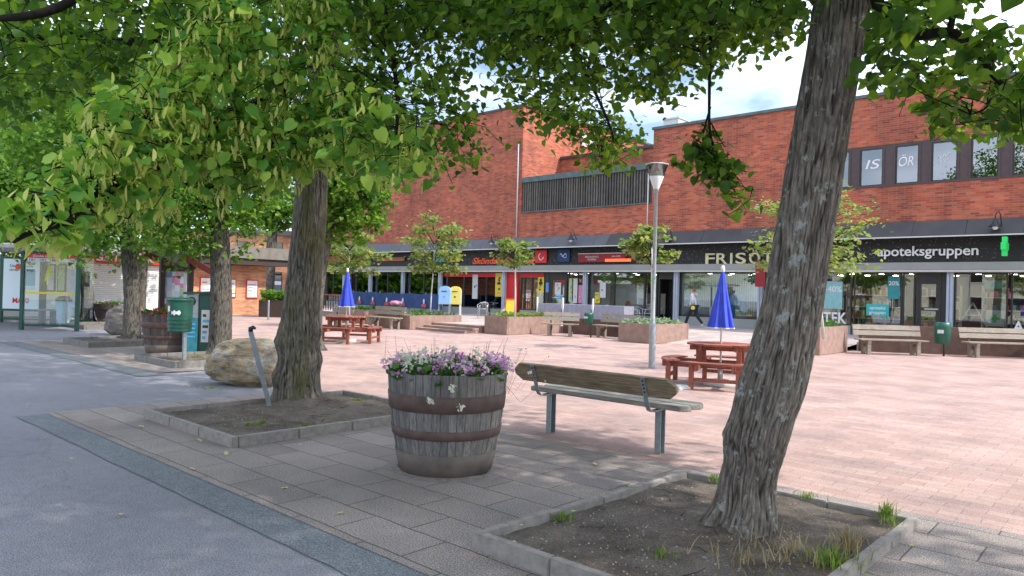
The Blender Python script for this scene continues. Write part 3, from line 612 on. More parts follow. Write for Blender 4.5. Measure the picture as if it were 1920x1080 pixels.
text('kiosk_shop_sign', 'Sköndals Spelbod', .5, 'orange_red', (a.x, YF+.03, 3.17), width=b.x-a.x, ext=.03, off=.014, shear=.25, label='bright red script lettering above the convenience shop', cat='sign')
o, w_, h = board('shop_sign', 1003, 1025, 469, 493, 'sign_red', 'square red sign with a white hook emblem beside the red lettering')
MB().tube([(w_*.1+.16*math.cos(t), -.02, h*.5+.18*math.sin(t)) for t in [PI*(.55+i*.11) for i in range(14)]], .025, 6).build('emblem', 'white_paint', o)
o, w_, h = board('shop_sign', 1045, 1068, 467, 491, 'banner_navy', 'navy sign with a small white swirl emblem')
MB().tube([(-.22+.04*i, -.02, h*.55+.07*math.sin(i*.9)) for i in range(12)], .02, 6).build('emblem', 'white_paint', o)
MB().tube([(-.1+.04*i, -.02, h*.38+.04*math.sin(i*.7+1)) for i in range(9)], .015, 6).build('emblem', 'white_paint', o)
o, w_, h = board('restaurant_sign', 1084, 1172, 475, 492, 'dark_red', 'long dark red sign board with small white lettering')
text('lettering', 'RESTAURANG\nPIZZERIA', .13, 'off_white', (-.55, -.008, h*.55), parent=o, ext=.004, align='CENTER'); text('lettering', 'SALLADER', .11, 'off_white', (.9, -.008, h*.6), parent=o, ext=.004, align='CENTER')
MB().box(-w_, w_, -.03, .0, h, h+.04).build('trim', 'off_white', o); MB().box(w_*.2, w_*1.25, -.05, -.005, .02, .15).build('neon_bar', glow('neon_red', (1, .1, .03), 1.2), o)
o, w_, h = board('shop_sign', 818, 862, 475, 491, 'yellow', 'green and yellow sign partly behind the young tree')
MB().box(-w_, -w_*.1, -.006, -.001, 0, h).build('green_half', 'teal', o)
board('dining_sign', 706, 758, 482, 490, 'dining_orange', 'long orange wooden sign above the restaurant windows')
board('dining_sign', 605, 690, 478, 491, 'dining_orange', 'orange wooden sign at the left end of the shops')
# projecting sign behind the trunk
o = empty('projecting_sign', FY(1424, 495, 29.2), 'dark red shield shaped sign hanging out from the canopy', 'sign')
MB().prism([(-.16, .08), (-.02, .2), (.26, -.28), (.26, -.95), (-.16, -.95)], -.03, .03, 'y').build('panel', 'dark_red', o)
for k in range(5): MB().lathe([(.001, -.02), (.02, 0), (.001, .02)], 6).build('bulb', 'off_white', o, loc=(.0+.05*k, -.03, .12-.085*k))
o = empty('traffic_style_sign', FY(1440, 560, 29.6), 'dark narrow case fixed beside the trunk on the column', 'case')
MB().box(-.16, .2, -.08, .1, -.1, 1.05).build('case_body', 'dark_frame', o, bevel=.01)
# green cross sign
c0 = FY(1884, 462, 29.0); o = empty('cross_sign', c0, 'glowing green pharmacy cross sign sticking out from the canopy', 'sign')
for ax in (0, 1):
    MB().box(-.07, .07, -.12 if not ax else -.32, .12 if not ax else .32, -.32 if not ax else -.12, .32 if not ax else .12).build('cross_arm', glow('cross_glow', (.02, .45, .10), .35), o)
MB().beam((0, 0, 0), (0, .9, 0), .04, .04).build('bracket', 'dark_frame', o)
# wall lamps on the canopy
def wall_lamp(p, q, label):
    c = FY(p, q, YF-.55); o = empty('wall_lamp', c, label, 'lamp', group='goose neck lamps along the canopy')
    pts = [(0.14, .5, -.2), (.14, .25, .1), (.13, .1, .42), (.09, 0.02, .52), (.03, 0, .48), (0, 0, .38), (0, 0, .3)]
    MB().tube(pts, .018, 8).build('arm', 'lamp_dark', o)
    MB().lathe([(.03, .3), (.06, .22), (.10, .10), (.19, .02), (.195, 0), (.09, .01)], 20).build('shade', 'lamp_dark', o)
    MB().lathe([(.001, -.11), (.05, -.10), (.085, -.05), (.09, .0)], 16).build('globe', 'white_paint', o)
wall_lamp(1866, 425, 'dark goose neck lamp with white globe above the pharmacy door column'); wall_lamp(1070, 450, 'goose neck lamp above the dark red sign board'); wall_lamp(921, 455, 'goose neck lamp above the red script lettering'); wall_lamp(1250, 450, 'goose neck lamp behind the planter tree by the street lamp')
# lettering on the upper windows
for s, k, dx, lb in (('IS', 1, .12, 'white letters I and S on the second upper window'), ('ÖR', 2, .05, 'white letters O with dots and R on the third upper window')):
    a, b = UW[k]; text('window_lettering', s, .5, 'white_paint', (a+dx, YF+.05, 6.66), width=(b-a)*.66, ext=.004, shear=.2, label=lb, cat='lettering')
a, b = UW[3]; MB().tube([(a+.18+.035*i, YF+.045, 6.82+.07*math.sin(i*1.3)+.012*i) for i in range(13)], .012, 5).tube([(a+.2+.04*i, YF+.045, 6.68+.03*math.sin(i*1.9)+.01*i) for i in range(9)], .01, 5).build('window_script', 'white_paint', label='small white handwriting flourish on the fourth upper window', cat='lettering')
# ---------------------------------------------------------------- people
def skin_mesh(name, pts, edges, radii, mat, parent, sub=2):
    me = bpy.data.meshes.new(name+'_s'); me.from_pydata(pts, edges, []); o = bpy.data.objects.new(name+'_s', me); COL.objects.link(o)
    bpy.context.view_layer.objects.active = o
    m1 = o.modifiers.new('s', 'SKIN'); m1.use_smooth_shade = True
    for i, r in enumerate(radii): o.data.skin_vertices[0].data[i].radius = r if isinstance(r, tuple) else (r, r)
    o.data.skin_vertices[0].data[0].use_root = True
    m2 = o.modifiers.new('d', 'SUBSURF'); m2.levels = sub; m2.render_levels = sub
    bpy.context.view_layer.update(); dg = bpy.context.evaluated_depsgraph_get()
    m = bpy.data.meshes.new_from_object(o.evaluated_get(dg)); COL.objects.unlink(o); bpy.data.objects.remove(o)
    m.name = name; m.materials.clear(); m.materials.append(MATS[mat]); q = bpy.data.objects.new(name, m); COL.objects.link(q); q.parent = parent
    return q
def person(loc, rz, label, J, tops, legs, shoes, hair, hair_long, s=1):
    o = empty('person', loc, label, 'person', rz, sc_=s)
    names = ['pelvis', 'waist', 'chest', 'neck', 'head0', 'head1', 'shl', 'ell', 'wrl', 'hal', 'shr', 'elr', 'wrr', 'har', 'hipl', 'knl', 'anl', 'tol', 'hipr', 'knr', 'anr', 'tor']
    idx = {n: i for i, n in enumerate(names)}
    E_ = [('pelvis', 'waist'), ('waist', 'chest'), ('chest', 'neck'), ('neck', 'head0'), ('head0', 'head1'), ('chest', 'shl'), ('shl', 'ell'), ('ell', 'wrl'), ('wrl', 'hal'), ('chest', 'shr'), ('shr', 'elr'), ('elr', 'wrr'), ('wrr', 'har'), ('pelvis', 'hipl'), ('hipl', 'knl'), ('knl', 'anl'), ('anl', 'tol'), ('pelvis', 'hipr'), ('hipr', 'knr'), ('knr', 'anr'), ('anr', 'tor')]
    R = dict(pelvis=(.13, .10), waist=(.11, .085), chest=(.13, .10), neck=.05, head0=.075, head1=.085, shl=.055, ell=.04, wrl=.027, hal=.032, shr=.055, elr=.04, wrr=.027, har=.032, hipl=.085, knl=.055, anl=.038, tol=.032, hipr=.085, knr=.055, anr=.038, tor=.032)
    skin_mesh('body', [J[n] for n in names], [(idx[a], idx[b]) for a, b in E_], [R[n] for n in names], 'skin', o)
    def sub(name, ns_, es, k, mat):
        ii = {n: i for i, n in enumerate(ns_)}
        skin_mesh(name, [J[n] for n in ns_], [(ii[a], ii[b]) for a, b in es], [tuple(v*k for v in R[n]) if isinstance(R[n], tuple) else R[n]*k+.008 for n in ns_], mat, o)
    sub('jacket', ['waist', 'pelvis', 'chest', 'shl', 'ell', 'wrl', 'shr', 'elr', 'wrr'], [('waist', 'pelvis'), ('waist', 'chest'), ('chest', 'shl'), ('shl', 'ell'), ('ell', 'wrl'), ('chest', 'shr'), ('shr', 'elr'), ('elr', 'wrr')], 1.22, tops)
    sub('trousers', ['pelvis', 'hipl', 'knl', 'anl', 'hipr', 'knr', 'anr'], [('pelvis', 'hipl'), ('hipl', 'knl'), ('knl', 'anl'), ('pelvis', 'hipr'), ('hipr', 'knr'), ('knr', 'anr')], 1.2, legs)
    for s_ in 'lr':
        a = Vector(J['an'+s_]); t_ = Vector(J['to'+s_]); skin_mesh('shoe', [a, (a+t_)/2, t_], [(0, 1), (1, 2)], [.045, .045, .04], shoes, o)
    h1 = Vector(J['head1']); h0 = Vector(J['head0'])
    f_ = 1
    skin_mesh('hair', [h1+Vector((-.03, 0, .05)), h1+Vector((-.06, 0, -.03)), h0+Vector((-.07, 0, -.04 - .15*hair_long))], [(0, 1), (1, 2)], [.085, .085, .05], hair, o)
    for sy in (-1, 1): MB().lathe([(.001, -.008), (.008, 0), (.001, .008)], 6).build('eye', 'black_sign', o, loc=(h0.x+.08, .03*sy, h0.z+.035))
    MB().lathe([(.001, .03), (.014, 0), (.001, -.01)], 6).build('nose', 'skin', o, loc=(h0.x+.09, 0, h0.z+.005))
    return o
# facing +x locally, mid-stride
JW = dict(pelvis=(0, 0, .92), waist=(.01, 0, 1.10), chest=(.03, 0, 1.30), neck=(.05, 0, 1.42), head0=(.075, 0, 1.50), head1=(.07, 0, 1.58),
          shl=(.02, .17, 1.36), ell=(-.08, .22, 1.12), wrl=(.05, .22, .92), hal=(.10, .20, .85), shr=(.03, -.17, 1.36), elr=(.06, -.23, 1.12), wrr=(.24, -.20, 1.02), har=(.30, -.17, 1.02),
          hipl=(0, .09, .86), knl=(.20, .09, .50), anl=(.33, .09, .10), tol=(.46, .10, .06), hipr=(0, -.09, .86), knr=(-.10, -.09, .48), anr=(-.38, -.09, .16), tor=(-.30, -.10, .05))
pw = G(1300, 614, TZ); person(pw, PI, 'woman in white jacket and dark trousers walking past the hair salon window', JW, 'shirt_white', 'trousers_navy', 'off_white', 'hair_brown', 0, 1.03)
q = pw + Vector((.12, -.30, .86)); o = empty('handbag', q, 'small yellow bag carried by the walking woman', 'bag'); MB().box(-.09, .09, -.04, .04, -.10, .07).build('bag_body', 'mail_yellow', o, bevel=.03); MB().tube([(-.1, 0, .08), (-.05, 0, .3), (.05, 0, .3), (.1, 0, .08)], .008, 6).build('strap', 'black_sign', o)
JS = dict(pelvis=(0, 0, .50), waist=(-.03, 0, .68), chest=(-.02, 0, .90), neck=(.0, 0, 1.03), head0=(.03, 0, 1.11), head1=(.02, 0, 1.19),
          shl=(-.02, .17, .96), ell=(.05, .22, .72), wrl=(.25, .12, .66), hal=(.31, .08, .66), shr=(-.02, -.17, .96), elr=(.05, -.22, .72), wrr=(.25, -.12, .66), har=(.31, -.08, .67),
          hipl=(0, .09, .50), knl=(.42, .11, .50), anl=(.42, .11, .10), tol=(.55, .12, .05), hipr=(0, -.09, .50), knr=(.40, -.10, .52), anr=(.34, -.10, .10), tor=(.47, -.11, .05))
ps = G(932, 590, TZ); person(ps, math.radians(200), 'woman in black coat sitting at the cafe table beside the shop window', JS, 'black_cloth', 'black_cloth', 'black_cloth', 'hair_dark', .6, 1.05)
# ---------------------------------------------------------------- cafe furniture
def cafe_chair(loc, rz, label, mat='chrome'):
    o = empty('cafe_chair', loc, label, 'chair', rz, group='metal cafe chairs on the terrace')
    for sx, sy in ((-1, -1), (1, -1), (-1, 1), (1, 1)): MB().tube([(sx*.22, sy*.22, 0), (sx*.2, sy*.2, .45)] + ([(sx*.2, .24, .66)] if sy > 0 else [(sx*.25, -.2, .66)]), .013, 7).build('leg', mat, o)
    MB().lathe([(.001, .45), (.21, .45), (.22, .46), (.21, .475), (.001, .475)], 20).build('seat', mat, o)
    MB().tube([(-.25, -.2, .66), (-.26, .1, .67), (-.18, .25, .76), (0, .28, .8), (.18, .25, .76), (.26, .1, .67), (.25, -.2, .66)], .014, 7).build('arm_rail', mat, o)
    b_ = MB()
    for k in range(-2, 3): b_.tube([(k*.07, .2, .47), (k*.07, .275, .78)], .01, 5)
    b_.build('backrest', mat, o)
def cafe_table(loc, label, mat='lamp_dark'):
    o = empty('cafe_table', loc, label, 'table', group='round cafe tables on the terrace')
    MB().lathe([(.001, .70), (.35, .70), (.36, .715), (.35, .73), (.001, .73)], 28).build('tabletop', mat, o)
    MB().tube([(0, 0, .02), (0, 0, .70)], .025, 8).build('pedestal', mat, o); MB().lathe([(.24, 0), (.22, .02), (.03, .04)], 20).build('base', mat, o)
cafe_chair(G(905, 597, TZ), -2.2, 'silver cafe chair in front of the shop next to the seated woman'); cafe_chair(ps+Vector((0, .06, 0)), math.radians(-70), 'silver cafe chair the woman in black sits on')
cafe_table(G(918, 592, TZ), 'small dark cafe table between the silver chair and the seated woman')
for i, (p, rz, lb) in enumerate(((1197, 1.2, 'cafe chair at the left of the terrace table by the planter'), (1215, -1.4, 'cafe chair partly behind the street lamp'), (1236, -1.0, 'cafe chair nearest the open doorway'))): cafe_chair(G(p, 606, TZ), rz, lb)
cafe_table(G(1203, 602, TZ), 'cafe table between the chairs behind the planter with silver plants'); cafe_table(G(1228, 603, TZ), 'cafe table right of the street lamp pole')
o = empty('shopping_bag', G(946, 592, TZ), 'white plastic bag on the ground beside the seated woman', 'bag'); MB().lathe([(.001, 0), (.2, .03), (.22, .18), (.14, .33), (.05, .38), (.09, .45)], 14, fn=lambda a, z: 1+.12*math.sin(3*a+z*9)).build('bag_body', 'white_paint', o)
for i, (p0, p1, lb) in enumerate(((1018, 1062, 'grey cloth covered table in front of the shop door'), (1066, 1118, 'grey cloth covered table in the middle of the row'), (1122, 1180, 'grey cloth covered table nearest the cafe chairs'))):
    a = FY(p0, 590, 26.4); b = FY(p1, 590, 26.4); o = empty('cloth_table', ((a.x+b.x)/2, 26.4, TZ), lb, 'table', sc_=1.12); w_ = (b.x-a.x)/2*.87
    s_ = MB(); n = 40; per = []
    for k in range(n+1): per.append((-w_+2*w_*k/n, -.35))
    for k in range(9): per.append((w_, -.35+.7*(k+1)/9))
    for k in range(n): per.append((w_-2*w_*(k+1)/n, .35))
    for k in range(8): per.append((-w_, .35-.7*(k+1)/9))
    N = len(per); vs_ = [(x, y, .74) for x, y in per] + [(x*(1.0+.01*math.sin(i_*1.1)), y*(1.04+.08*math.sin(i_*.9)), .1+.04*math.sin(i_*.31)) for i_, (x, y) in enumerate(per)]
    s_.add(vs_, [tuple(range(N))] + [(k, (k+1) % N, N+(k+1) % N, N+k) for k in range(N)]); s_.build('tablecloth', 'grey_cloth', o)
    for sx in (-1, 1):
        for sy in (-1, 1): MB().beam((sx*w_*.92, sy*.3, 0), (sx*w_*.92, sy*.3, .72), .04, .04).build('leg', 'off_white', o)
    if i < 3:
        pz = G(p0 if i else 1018, 605, TZ); MB().tube([(-w_, -.4, 0), (-w_, -.4, 1.0)], .035, 8).build('end_post', 'off_white', o)
o = empty('sandwich_board', G(957, 600, TZ), 'orange framed sandwich board beside the red pillar', 'sign', .5); 
for sy in (-1, 1): MB().add([(-.25, sy*.25, 0), (.25, sy*.25, 0), (.25, sy*.03, 1.0), (-.25, sy*.03, 1.0), (-.25, sy*.22, 0), (.25, sy*.22, 0), (.25, 0, 1.0), (-.25, 0, 1.0)], [(0, 1, 2, 3), (7, 6, 5, 4), (0, 3, 7, 4), (1, 5, 6, 2), (0, 4, 5, 1), (2, 6, 7, 3)]).build('board', 'dining_orange' if sy > 0 else 'orange_red', o)
MB().add([(-.2, -.238, .08), (.2, -.238, .08), (.2, -.055, .92), (-.2, -.055, .92)], [(0, 1, 2, 3)]).build('menu_sheet', 'yellow', o)
o = empty('a_frame', FY(1823, 612, 30.7), 'white A shaped easel inside the right pharmacy window', 'easel'); MB().beam((-.45, 0, 0), (0, 0, .85), .05, .05).beam((.45, 0, 0), (0, 0, .85), .05, .05).beam((-.2, 0, .4), (.2, 0, .4), .04, .04).build('frame', 'white_paint', o)
o = empty('cross_box', FY(1865, 612, 30.7), 'white box with a green cross inside the pharmacy window', 'box'); MB().box(-.28, .28, 0, .4, 0, .55).build('box_body', 'white_paint', o, bevel=.01); MB().box(-.05, .05, -.012, -.004, .13, .42).box(-.15, -.051, -.012, -.004, .225, .325).box(.051, .15, -.012, -.004, .225, .325).build('cross', 'green_cross', o)
# ---------------------------------------------------------------- blue banner round the dining terrace
o = empty('windbreak_banner', FY(740, 590, 26), 'navy windbreak banner with five small emblems round the restaurant seating', 'banner'); lo = Vector(o.location)
pa = G(660, 577, TZ); pb = G(828, 588, TZ)
def onb(t): return pa + (pb-pa)*t - lo
s_ = MB(); N = 60; up_ = []; dn_ = []
nrm_ = Vector(((pb-pa).y, -(pb-pa).x, 0)).normalized()
for k in range(N+1):
    q = onb(k/N) + nrm_*.03*math.sin(k*.7); up_.append(q+Vector((0, 0, 1.08+.02*math.sin(k*.5)))); dn_.append(q+Vector((0, 0, .22)))
s_.add(up_+dn_+[v-nrm_*.02 for v in up_+dn_], [(k, k+1, N+2+k, N+1+k) for k in range(N)] + [(2*N+2+k, 3*N+3+k, 3*N+4+k, 2*N+3+k) for k in range(N)]); s_.build('banner_cloth', 'banner_navy', o)
for k in range(7): q = onb(k/6)-nrm_*.06; MB().tube([q, q+Vector((0, 0, 1.15))], .03, 8).build('post', 'galv', o)
q0 = onb(0); q1 = onb(1); MB().beam(q0+Vector((0, 0, .1)), q1+Vector((0, 0, .1)), .3, .07).build('bottom_plank', 'terrace_bench', o)
az = math.atan2((pb-pa).y, (pb-pa).x)
for k, t_ in enumerate((.10, .265, .43, .61, .83)):
    q = onb(t_)+nrm_*.045; e = empty('emblem_anchor', (0, 0, 0), None, None); bpy.data.objects.remove(e)
    b_ = MB(); b_.prism([(-.09, .58), (.09, .58), (.07, .72), (.0, .80), (-.07, .72)], -.004, .004, 'y').box(-.05, .05, -.006, .006, .5, .57)
    m_ = b_.build('white_mark', 'shirt_white', o); m_.location = q; m_.rotation_euler = (0, 0, az)
    m_ = MB().prism([(-.26, .30), (.26, .30), (.24, .47), (.12, .52), (-.14, .5), (-.22, .45)], -.004, .004, 'y').build('red_mark', flat('logo_red', (.42, .06, .09), .6), o); m_.location = q; m_.rotation_euler = (0, 0, az)
# low wooden railing and seats at the left end
o = empty('wooden_railing', G(618, 585, TZ), 'dark brown railing at the far left end of the restaurant terrace', 'railing', .05)
s_ = MB()
for k in range(16): s_.beam((-1.6+k*.21, 0, .1), (-1.6+k*.21, 0, .88), .05, .03)
s_.build('balusters', 'post_brown', o); MB().beam((-1.7, 0, .92), (1.7, 0, .92), .09, .06).build('top_rail', 'dining_orange', o)
# ---------------------------------------------------------------- mailboxes
for p, mt, lb in ((833, 'mail_blue', 'light blue mailbox on grey legs'), (853, 'mail_yellow', 'yellow mailbox with white side on grey legs')):
    b0 = G(p, 597, 0 if False else .1); o = empty('mailbox', b0, lb, 'mailbox', math.radians(38), sc_=1.0)
    MB().prism([(-.30, .75), (.30, .75), (.30, 1.55), (.18, 1.68), (0, 1.72), (-.18, 1.68), (-.30, 1.55)], -.24, .24, 'y').build('box_body', mt, o, bevel=.012)
    if mt == 'mail_yellow': MB().box(.301, .31, -.2, .2, .8, 1.5).build('side_label', 'off_white', o)
    MB().box(-.14, .14, -.255, -.24, 1.42, 1.46).build('slot', 'black_sign', o); MB().tube([(0, -.25, 1.15), (0, -.241, 1.15)], .05, 12).build('emblem', 'dark_frame' if mt == 'mail_yellow' else 'paper_blue', o)
    for s_ in (-1, 1): MB().box(s_*.27-.03, s_*.27+.03, -.2, .2, 0, .748).build('leg', 'off_white' if mt == 'mail_yellow' and s_ > 0 else 'galv', o)
    MB().box(-.24, .24, -.2, .2, .0, .05).build('foot_plate', 'galv', o)
# ---------------------------------------------------------------- planters, benches, bins on the plaza edge
def planter(x0, x1, y0, y1, h, label, plant='plant_leaf', mat='planter_concrete', n=260, ph=.14, z0=0, patch=None):
    o = empty('concrete_planter', ((x0+x1)/2, (y0+y1)/2, z0), label, 'planter'); a = (x1-x0)/2; b = (y1-y0)/2; w_ = .1
    s_ = MB(); s_.box(-a, a, -b, -b+w_, 0, h).box(-a, a, b-w_, b, 0, h).box(-a, -a+w_, -b+w_, b-w_, 0, h).box(a-w_, a, -b+w_, b-w_, 0, h)
    s_.build('planter_wall', mat, o, bevel=.012)
    MB().box(-a+w_, a-w_, -b+w_, b-w_, .05, h-.05).build('soil', 'soil', o)
    P = np.stack([nr.uniform(-a+w_, a-w_, n), nr.uniform(-b+w_, b-w_, n), h-.04+nr.rand(n)*ph], 1)
    V, Fc = leaf_cards(P, .11, -.4); arr_mesh('plants', V, Fc, plant, o, kind='stuff')
    return o
plA = planter(-19.2, -18.05, 19.6, 22.8, .66, 'concrete planter with green plants right of the steps', 'grass', n=700)
plB = planter(-13.95, -12.55, 20.75, 23.05, .64, 'concrete planter with silvery plants behind the street lamp', 'silver_leaf', n=600, ph=.15)
plC = planter(-9.2, -7.42, 21.2, 23.6, .80, 'concrete planter with small plants behind the leaning trunk', n=500)
plD = planter(-24.4, -22.1, 18.4, 21.2, .55, 'concrete planter left of the steps holding a young tree', n=200)
plE = planter(-28.5, -26.6, 19.5, 21.6, .62, 'concrete planter behind the left picnic table', n=300)
def wallseg(a, b, h, label, th=.2):
    o = empty('low_wall', a, label, 'wall'); MB().beam((0, 0, h/2), Vector(b)-Vector(a)+Vector((0, 0, h/2)), th, h).build('wall_body', 'planter_dark', o, bevel=.01); 
wallseg((-18.0, 22.95, 0), (-14.0, 22.95, 0), .62, 'low dark wall behind the two benches between the planters')
wallseg((-7.35, 24.5, 0), (-1.2, 28.35, 0), .84, 'dark brown low wall behind the benches in front of the pharmacy')
wallseg((-26.5, 21.9, 0), (-24.5, 21.9, 0), .5, 'short low wall behind the far left benches')
def terrace_bench(loc, rz, L, label):
    o = empty('slatted_bench', loc, label, 'bench', rz, group='wooden benches along the low walls')
    for k in range(3): MB().box(-L/2, L/2, -.28+k*.16, -.15+k*.16, .42, .46).build('seat_plank', 'terrace_bench', o, bevel=.006)
    for k in range(2):
        z = .56+k*.17; MB().add([(-L/2, .2+k*.05, z), (-L/2+.04, .2+k*.05, z-.0), (L/2, .2+k*.05, z), (L/2, .25+k*.05, z+.14), (-L/2, .25+k*.05, z+.14), (-L/2, .23+k*.05, z), (L/2, .23+k*.05, z), (L/2, .28+k*.05, z+.14), (-L/2, .28+k*.05, z+.14)], [(0, 2, 3, 4), (5, 8, 7, 6), (0, 5, 6, 2), (4, 3, 7, 8), (0, 4, 8, 5), (2, 6, 7, 3)]).build('back_plank', 'terrace_bench', o)
    for s_ in (-1, 1):
        x = s_*(L/2-.28)
        MB().box(x-.05, x+.05, -.24, -.14, 0, .4).box(x-.05, x+.05, .1, .2, 0, .4).box(x-.045, x+.045, -.26, .22, .34, .415).build('leg', 'terrace_bench', o)
        MB().beam((x, .2, .4), (x, .31, .86), .05, .03).beam((x+.06, -.1, .15), (x+.06, .18, .36), .03, .05).build('bracket', 'rust_hoop', o)
def bench_px(p0, q0, p1, q1, label):
    a = G(p0, q0); b = G(p1, q1); d = b-a; terrace_bench((a+b)/2 + Vector((0, .22, 0)), math.atan2(d.y, d.x), d.length+.35, label)
bench_px(1612, 664, 1718, 667, 'weathered bench in front of the pharmacy left of the green bin')
bench_px(1815, 670, 1960, 674, 'weathered bench at the right edge beside the green bin')
bench_px(1018, 629, 1068, 631, 'wooden bench right of the planter with green plants')
bench_px(1118, 632, 1175, 637, 'wooden bench left of the planter with silvery plants')
bench_px(690, 614, 735, 618, 'wooden bench behind the left picnic table right side')
bench_px(612, 610, 640, 612, 'wooden bench behind the left picnic table nearest the trunk')
def bin_(loc, label, h0=.35, r=.19, h=.62, flared=False, group='green litter bins'):
    o = empty('litter_bin', loc, label, 'bin', 0, group=group)
    MB().lathe([(r*.8, h0), (r*.92, h0+.02), (r, h0+h*.8), (r, h0+h), (r*.9, h0+h), (r*.75, h0+.05), (.001, h0+.05)], 24).build('bin_body', 'bin_green', o)
    MB().tube([(0, r*.9, 0), (0, r*.9, h0+.3)], .03, 8).build('post', 'dark_frame', o)
    b_ = MB().box(-.09, .07, -r*1.02, -r*.96, h0+h*.5, h0+h*.66).build('sticker', 'off_white', o)
    return o
bin_(G(1768, 668)+Vector((0, -.1, 0)), 'dark green litter bin between the two pharmacy benches', .37, .22, .64)
bin_(G(1103, 633)+Vector((0, 0, 0)), 'green litter bin between the two wall benches', .5, .17, .4)
o = bin_(G(742, 606, .1), 'small green litter bin with a red bag in front of the navy banner', .35, .22, .5); MB().lathe([(.001, .78), (.24, .80), (.27, .9), (.2, .96), (.001, .98)], 16, fn=lambda a, z: 1+.15*math.sin(4*a+z*20)).build('bin_bag', 'pink', o)
# ---------------------------------------------------------------- young planter trees
def branch_tube(mb, pts, r0, r1, n=6):
    k = len(pts); mb.tube(pts, [r0+(r1-r0)*i/(k-1) for i in range(k)], n)
def young_tree(base, crown_c, rx, rz_, nleaf, label, lean=0, r=.035, mat='young_leaf', size=.07, nb=26, layers=True):
    o = empty('young_tree', base, label, 'tree', group='young trees along the terrace'); c = Vector(crown_c)-Vector(base)
    tr = MB(); hb = c.z-rz_*.75; branch_tube(tr, [(0, 0, 0), (c.x*.3, c.y*.3, hb*.5), (c.x*.8, c.y*.8, hb), (c.x, c.y, c.z)], r, r*.5, 8); tr.build('trunk', 'off_white' if r < .04 else 'bark_far', o)
    br = MB(); P = []
    for k in range(nb):
        a = rnd.uniform(0, 2*PI); e = rnd.uniform(.55, 1); zl = rnd.choice([-.7, -.25, .2, .6, .95]) + rnd.uniform(-.12, .12)
        kk = math.sqrt(max(.05, 1-(zl*.85)**2)); end = Vector((c.x+rx*e*kk*math.cos(a), c.y+rx*e*kk*math.sin(a), c.z+rz_*zl)); st_ = Vector((c.x*.9, c.y*.9, max(hb*.9, end.z-rz_*.5-.1)))
        mid = (st_+end)/2 + Vector((0, 0, .12)); branch_tube(br, [st_, mid, end], .012, .004, 5)
        m_ = int(nleaf/nb); t_ = nr.rand(m_)**.6
        pts = np.outer(1-t_, np.array(mid)) + np.outer(t_, np.array(end)) + nr.randn(m_, 3)*np.array([.13*rx, .13*rx, .07*rz_]); P.append(pts)
    br.build('branches', 'bark_far', o); V, Fc = leaf_cards(np.concatenate(P), size, .1); arr_mesh('crown', V, Fc, mat, o)
    return o
def ytree(bpx, bpy_, h, cpx, cpy, rxp, rzp, nleaf, label, **k):
    b = G(bpx, bpy_, h); dep = (b-CP).dot(FW); c = W(cpx, cpy, dep); s = dep/F_PX; return young_tree(b, c, rxp*s, rzp*s, nleaf, label, **k)
ytree(806, 598, .3, 815, 462, 64, 56, 1900, 'young tree with pale green crown left of the mailboxes', size=.15, nb=44)
ytree(966, 598, .6, 966, 474, 44, 28, 900, 'small young tree growing from the planter right of the steps', size=.13)
ytree(1222, 618, .6, 1222, 462, 52, 36, 1200, 'young tree in the planter behind the street lamp', size=.12)
ytree(1545, 636, .75, 1520, 440, 128, 84, 2200, 'loose young tree behind the leaning trunk', size=.085, nb=50)
ytree(655, 600, .3, 655, 480, 74, 42, 1500, 'young tree left of the windbreak banner', size=.15, nb=36)
ytree(2010, 640, .3, 1990, 452, 105, 45, 1600, 'young tree reaching in at the right edge beside the green cross', size=.09)
# ---------------------------------------------------------------- street lamp
lb_ = G(1222, 690); o = empty('street_lamp', lb_, 'grey street lamp post with a cone shaped glass head', 'street lamp')
MB().lathe([(.072, 0), (.072, .93), (.065, .97), (.043, 1.0), (.040, 3.83), (.06, 3.84), (.06, 3.9)], 20).build('pole', 'pole_grey', o)
MB().lathe([(.055, 3.86), (.07, 3.92), (.235, 4.38), (.25, 4.41), (.24, 4.41), (.06, 3.93)], 28).build('glass_cone', 'shelter_glass', o)
MB().lathe([(.055, 3.865), (.085, 3.96), (.155, 4.15), (.15, 4.17), (.001, 4.17)], 24).build('diffuser', 'white_paint', o)
MB().lathe([(.25, 4.408), (.255, 4.42), (.2, 4.435), (.001, 4.44)], 28).build('cap', 'off_white', o)
MB().lathe([(.001, 4.12), (.05, 4.13), (.06, 4.2), (.03, 4.28), (.001, 4.29)], 16).build('bulb', 'white_paint', o)
MB().lathe([(.043, 1.85), (.045, 1.86), (.045, 1.98), (.043, 1.99)], 20).build('sticker_band', flat('sticker_mix', (.25, .4, .3), .6, var=.6, scale=30), o)
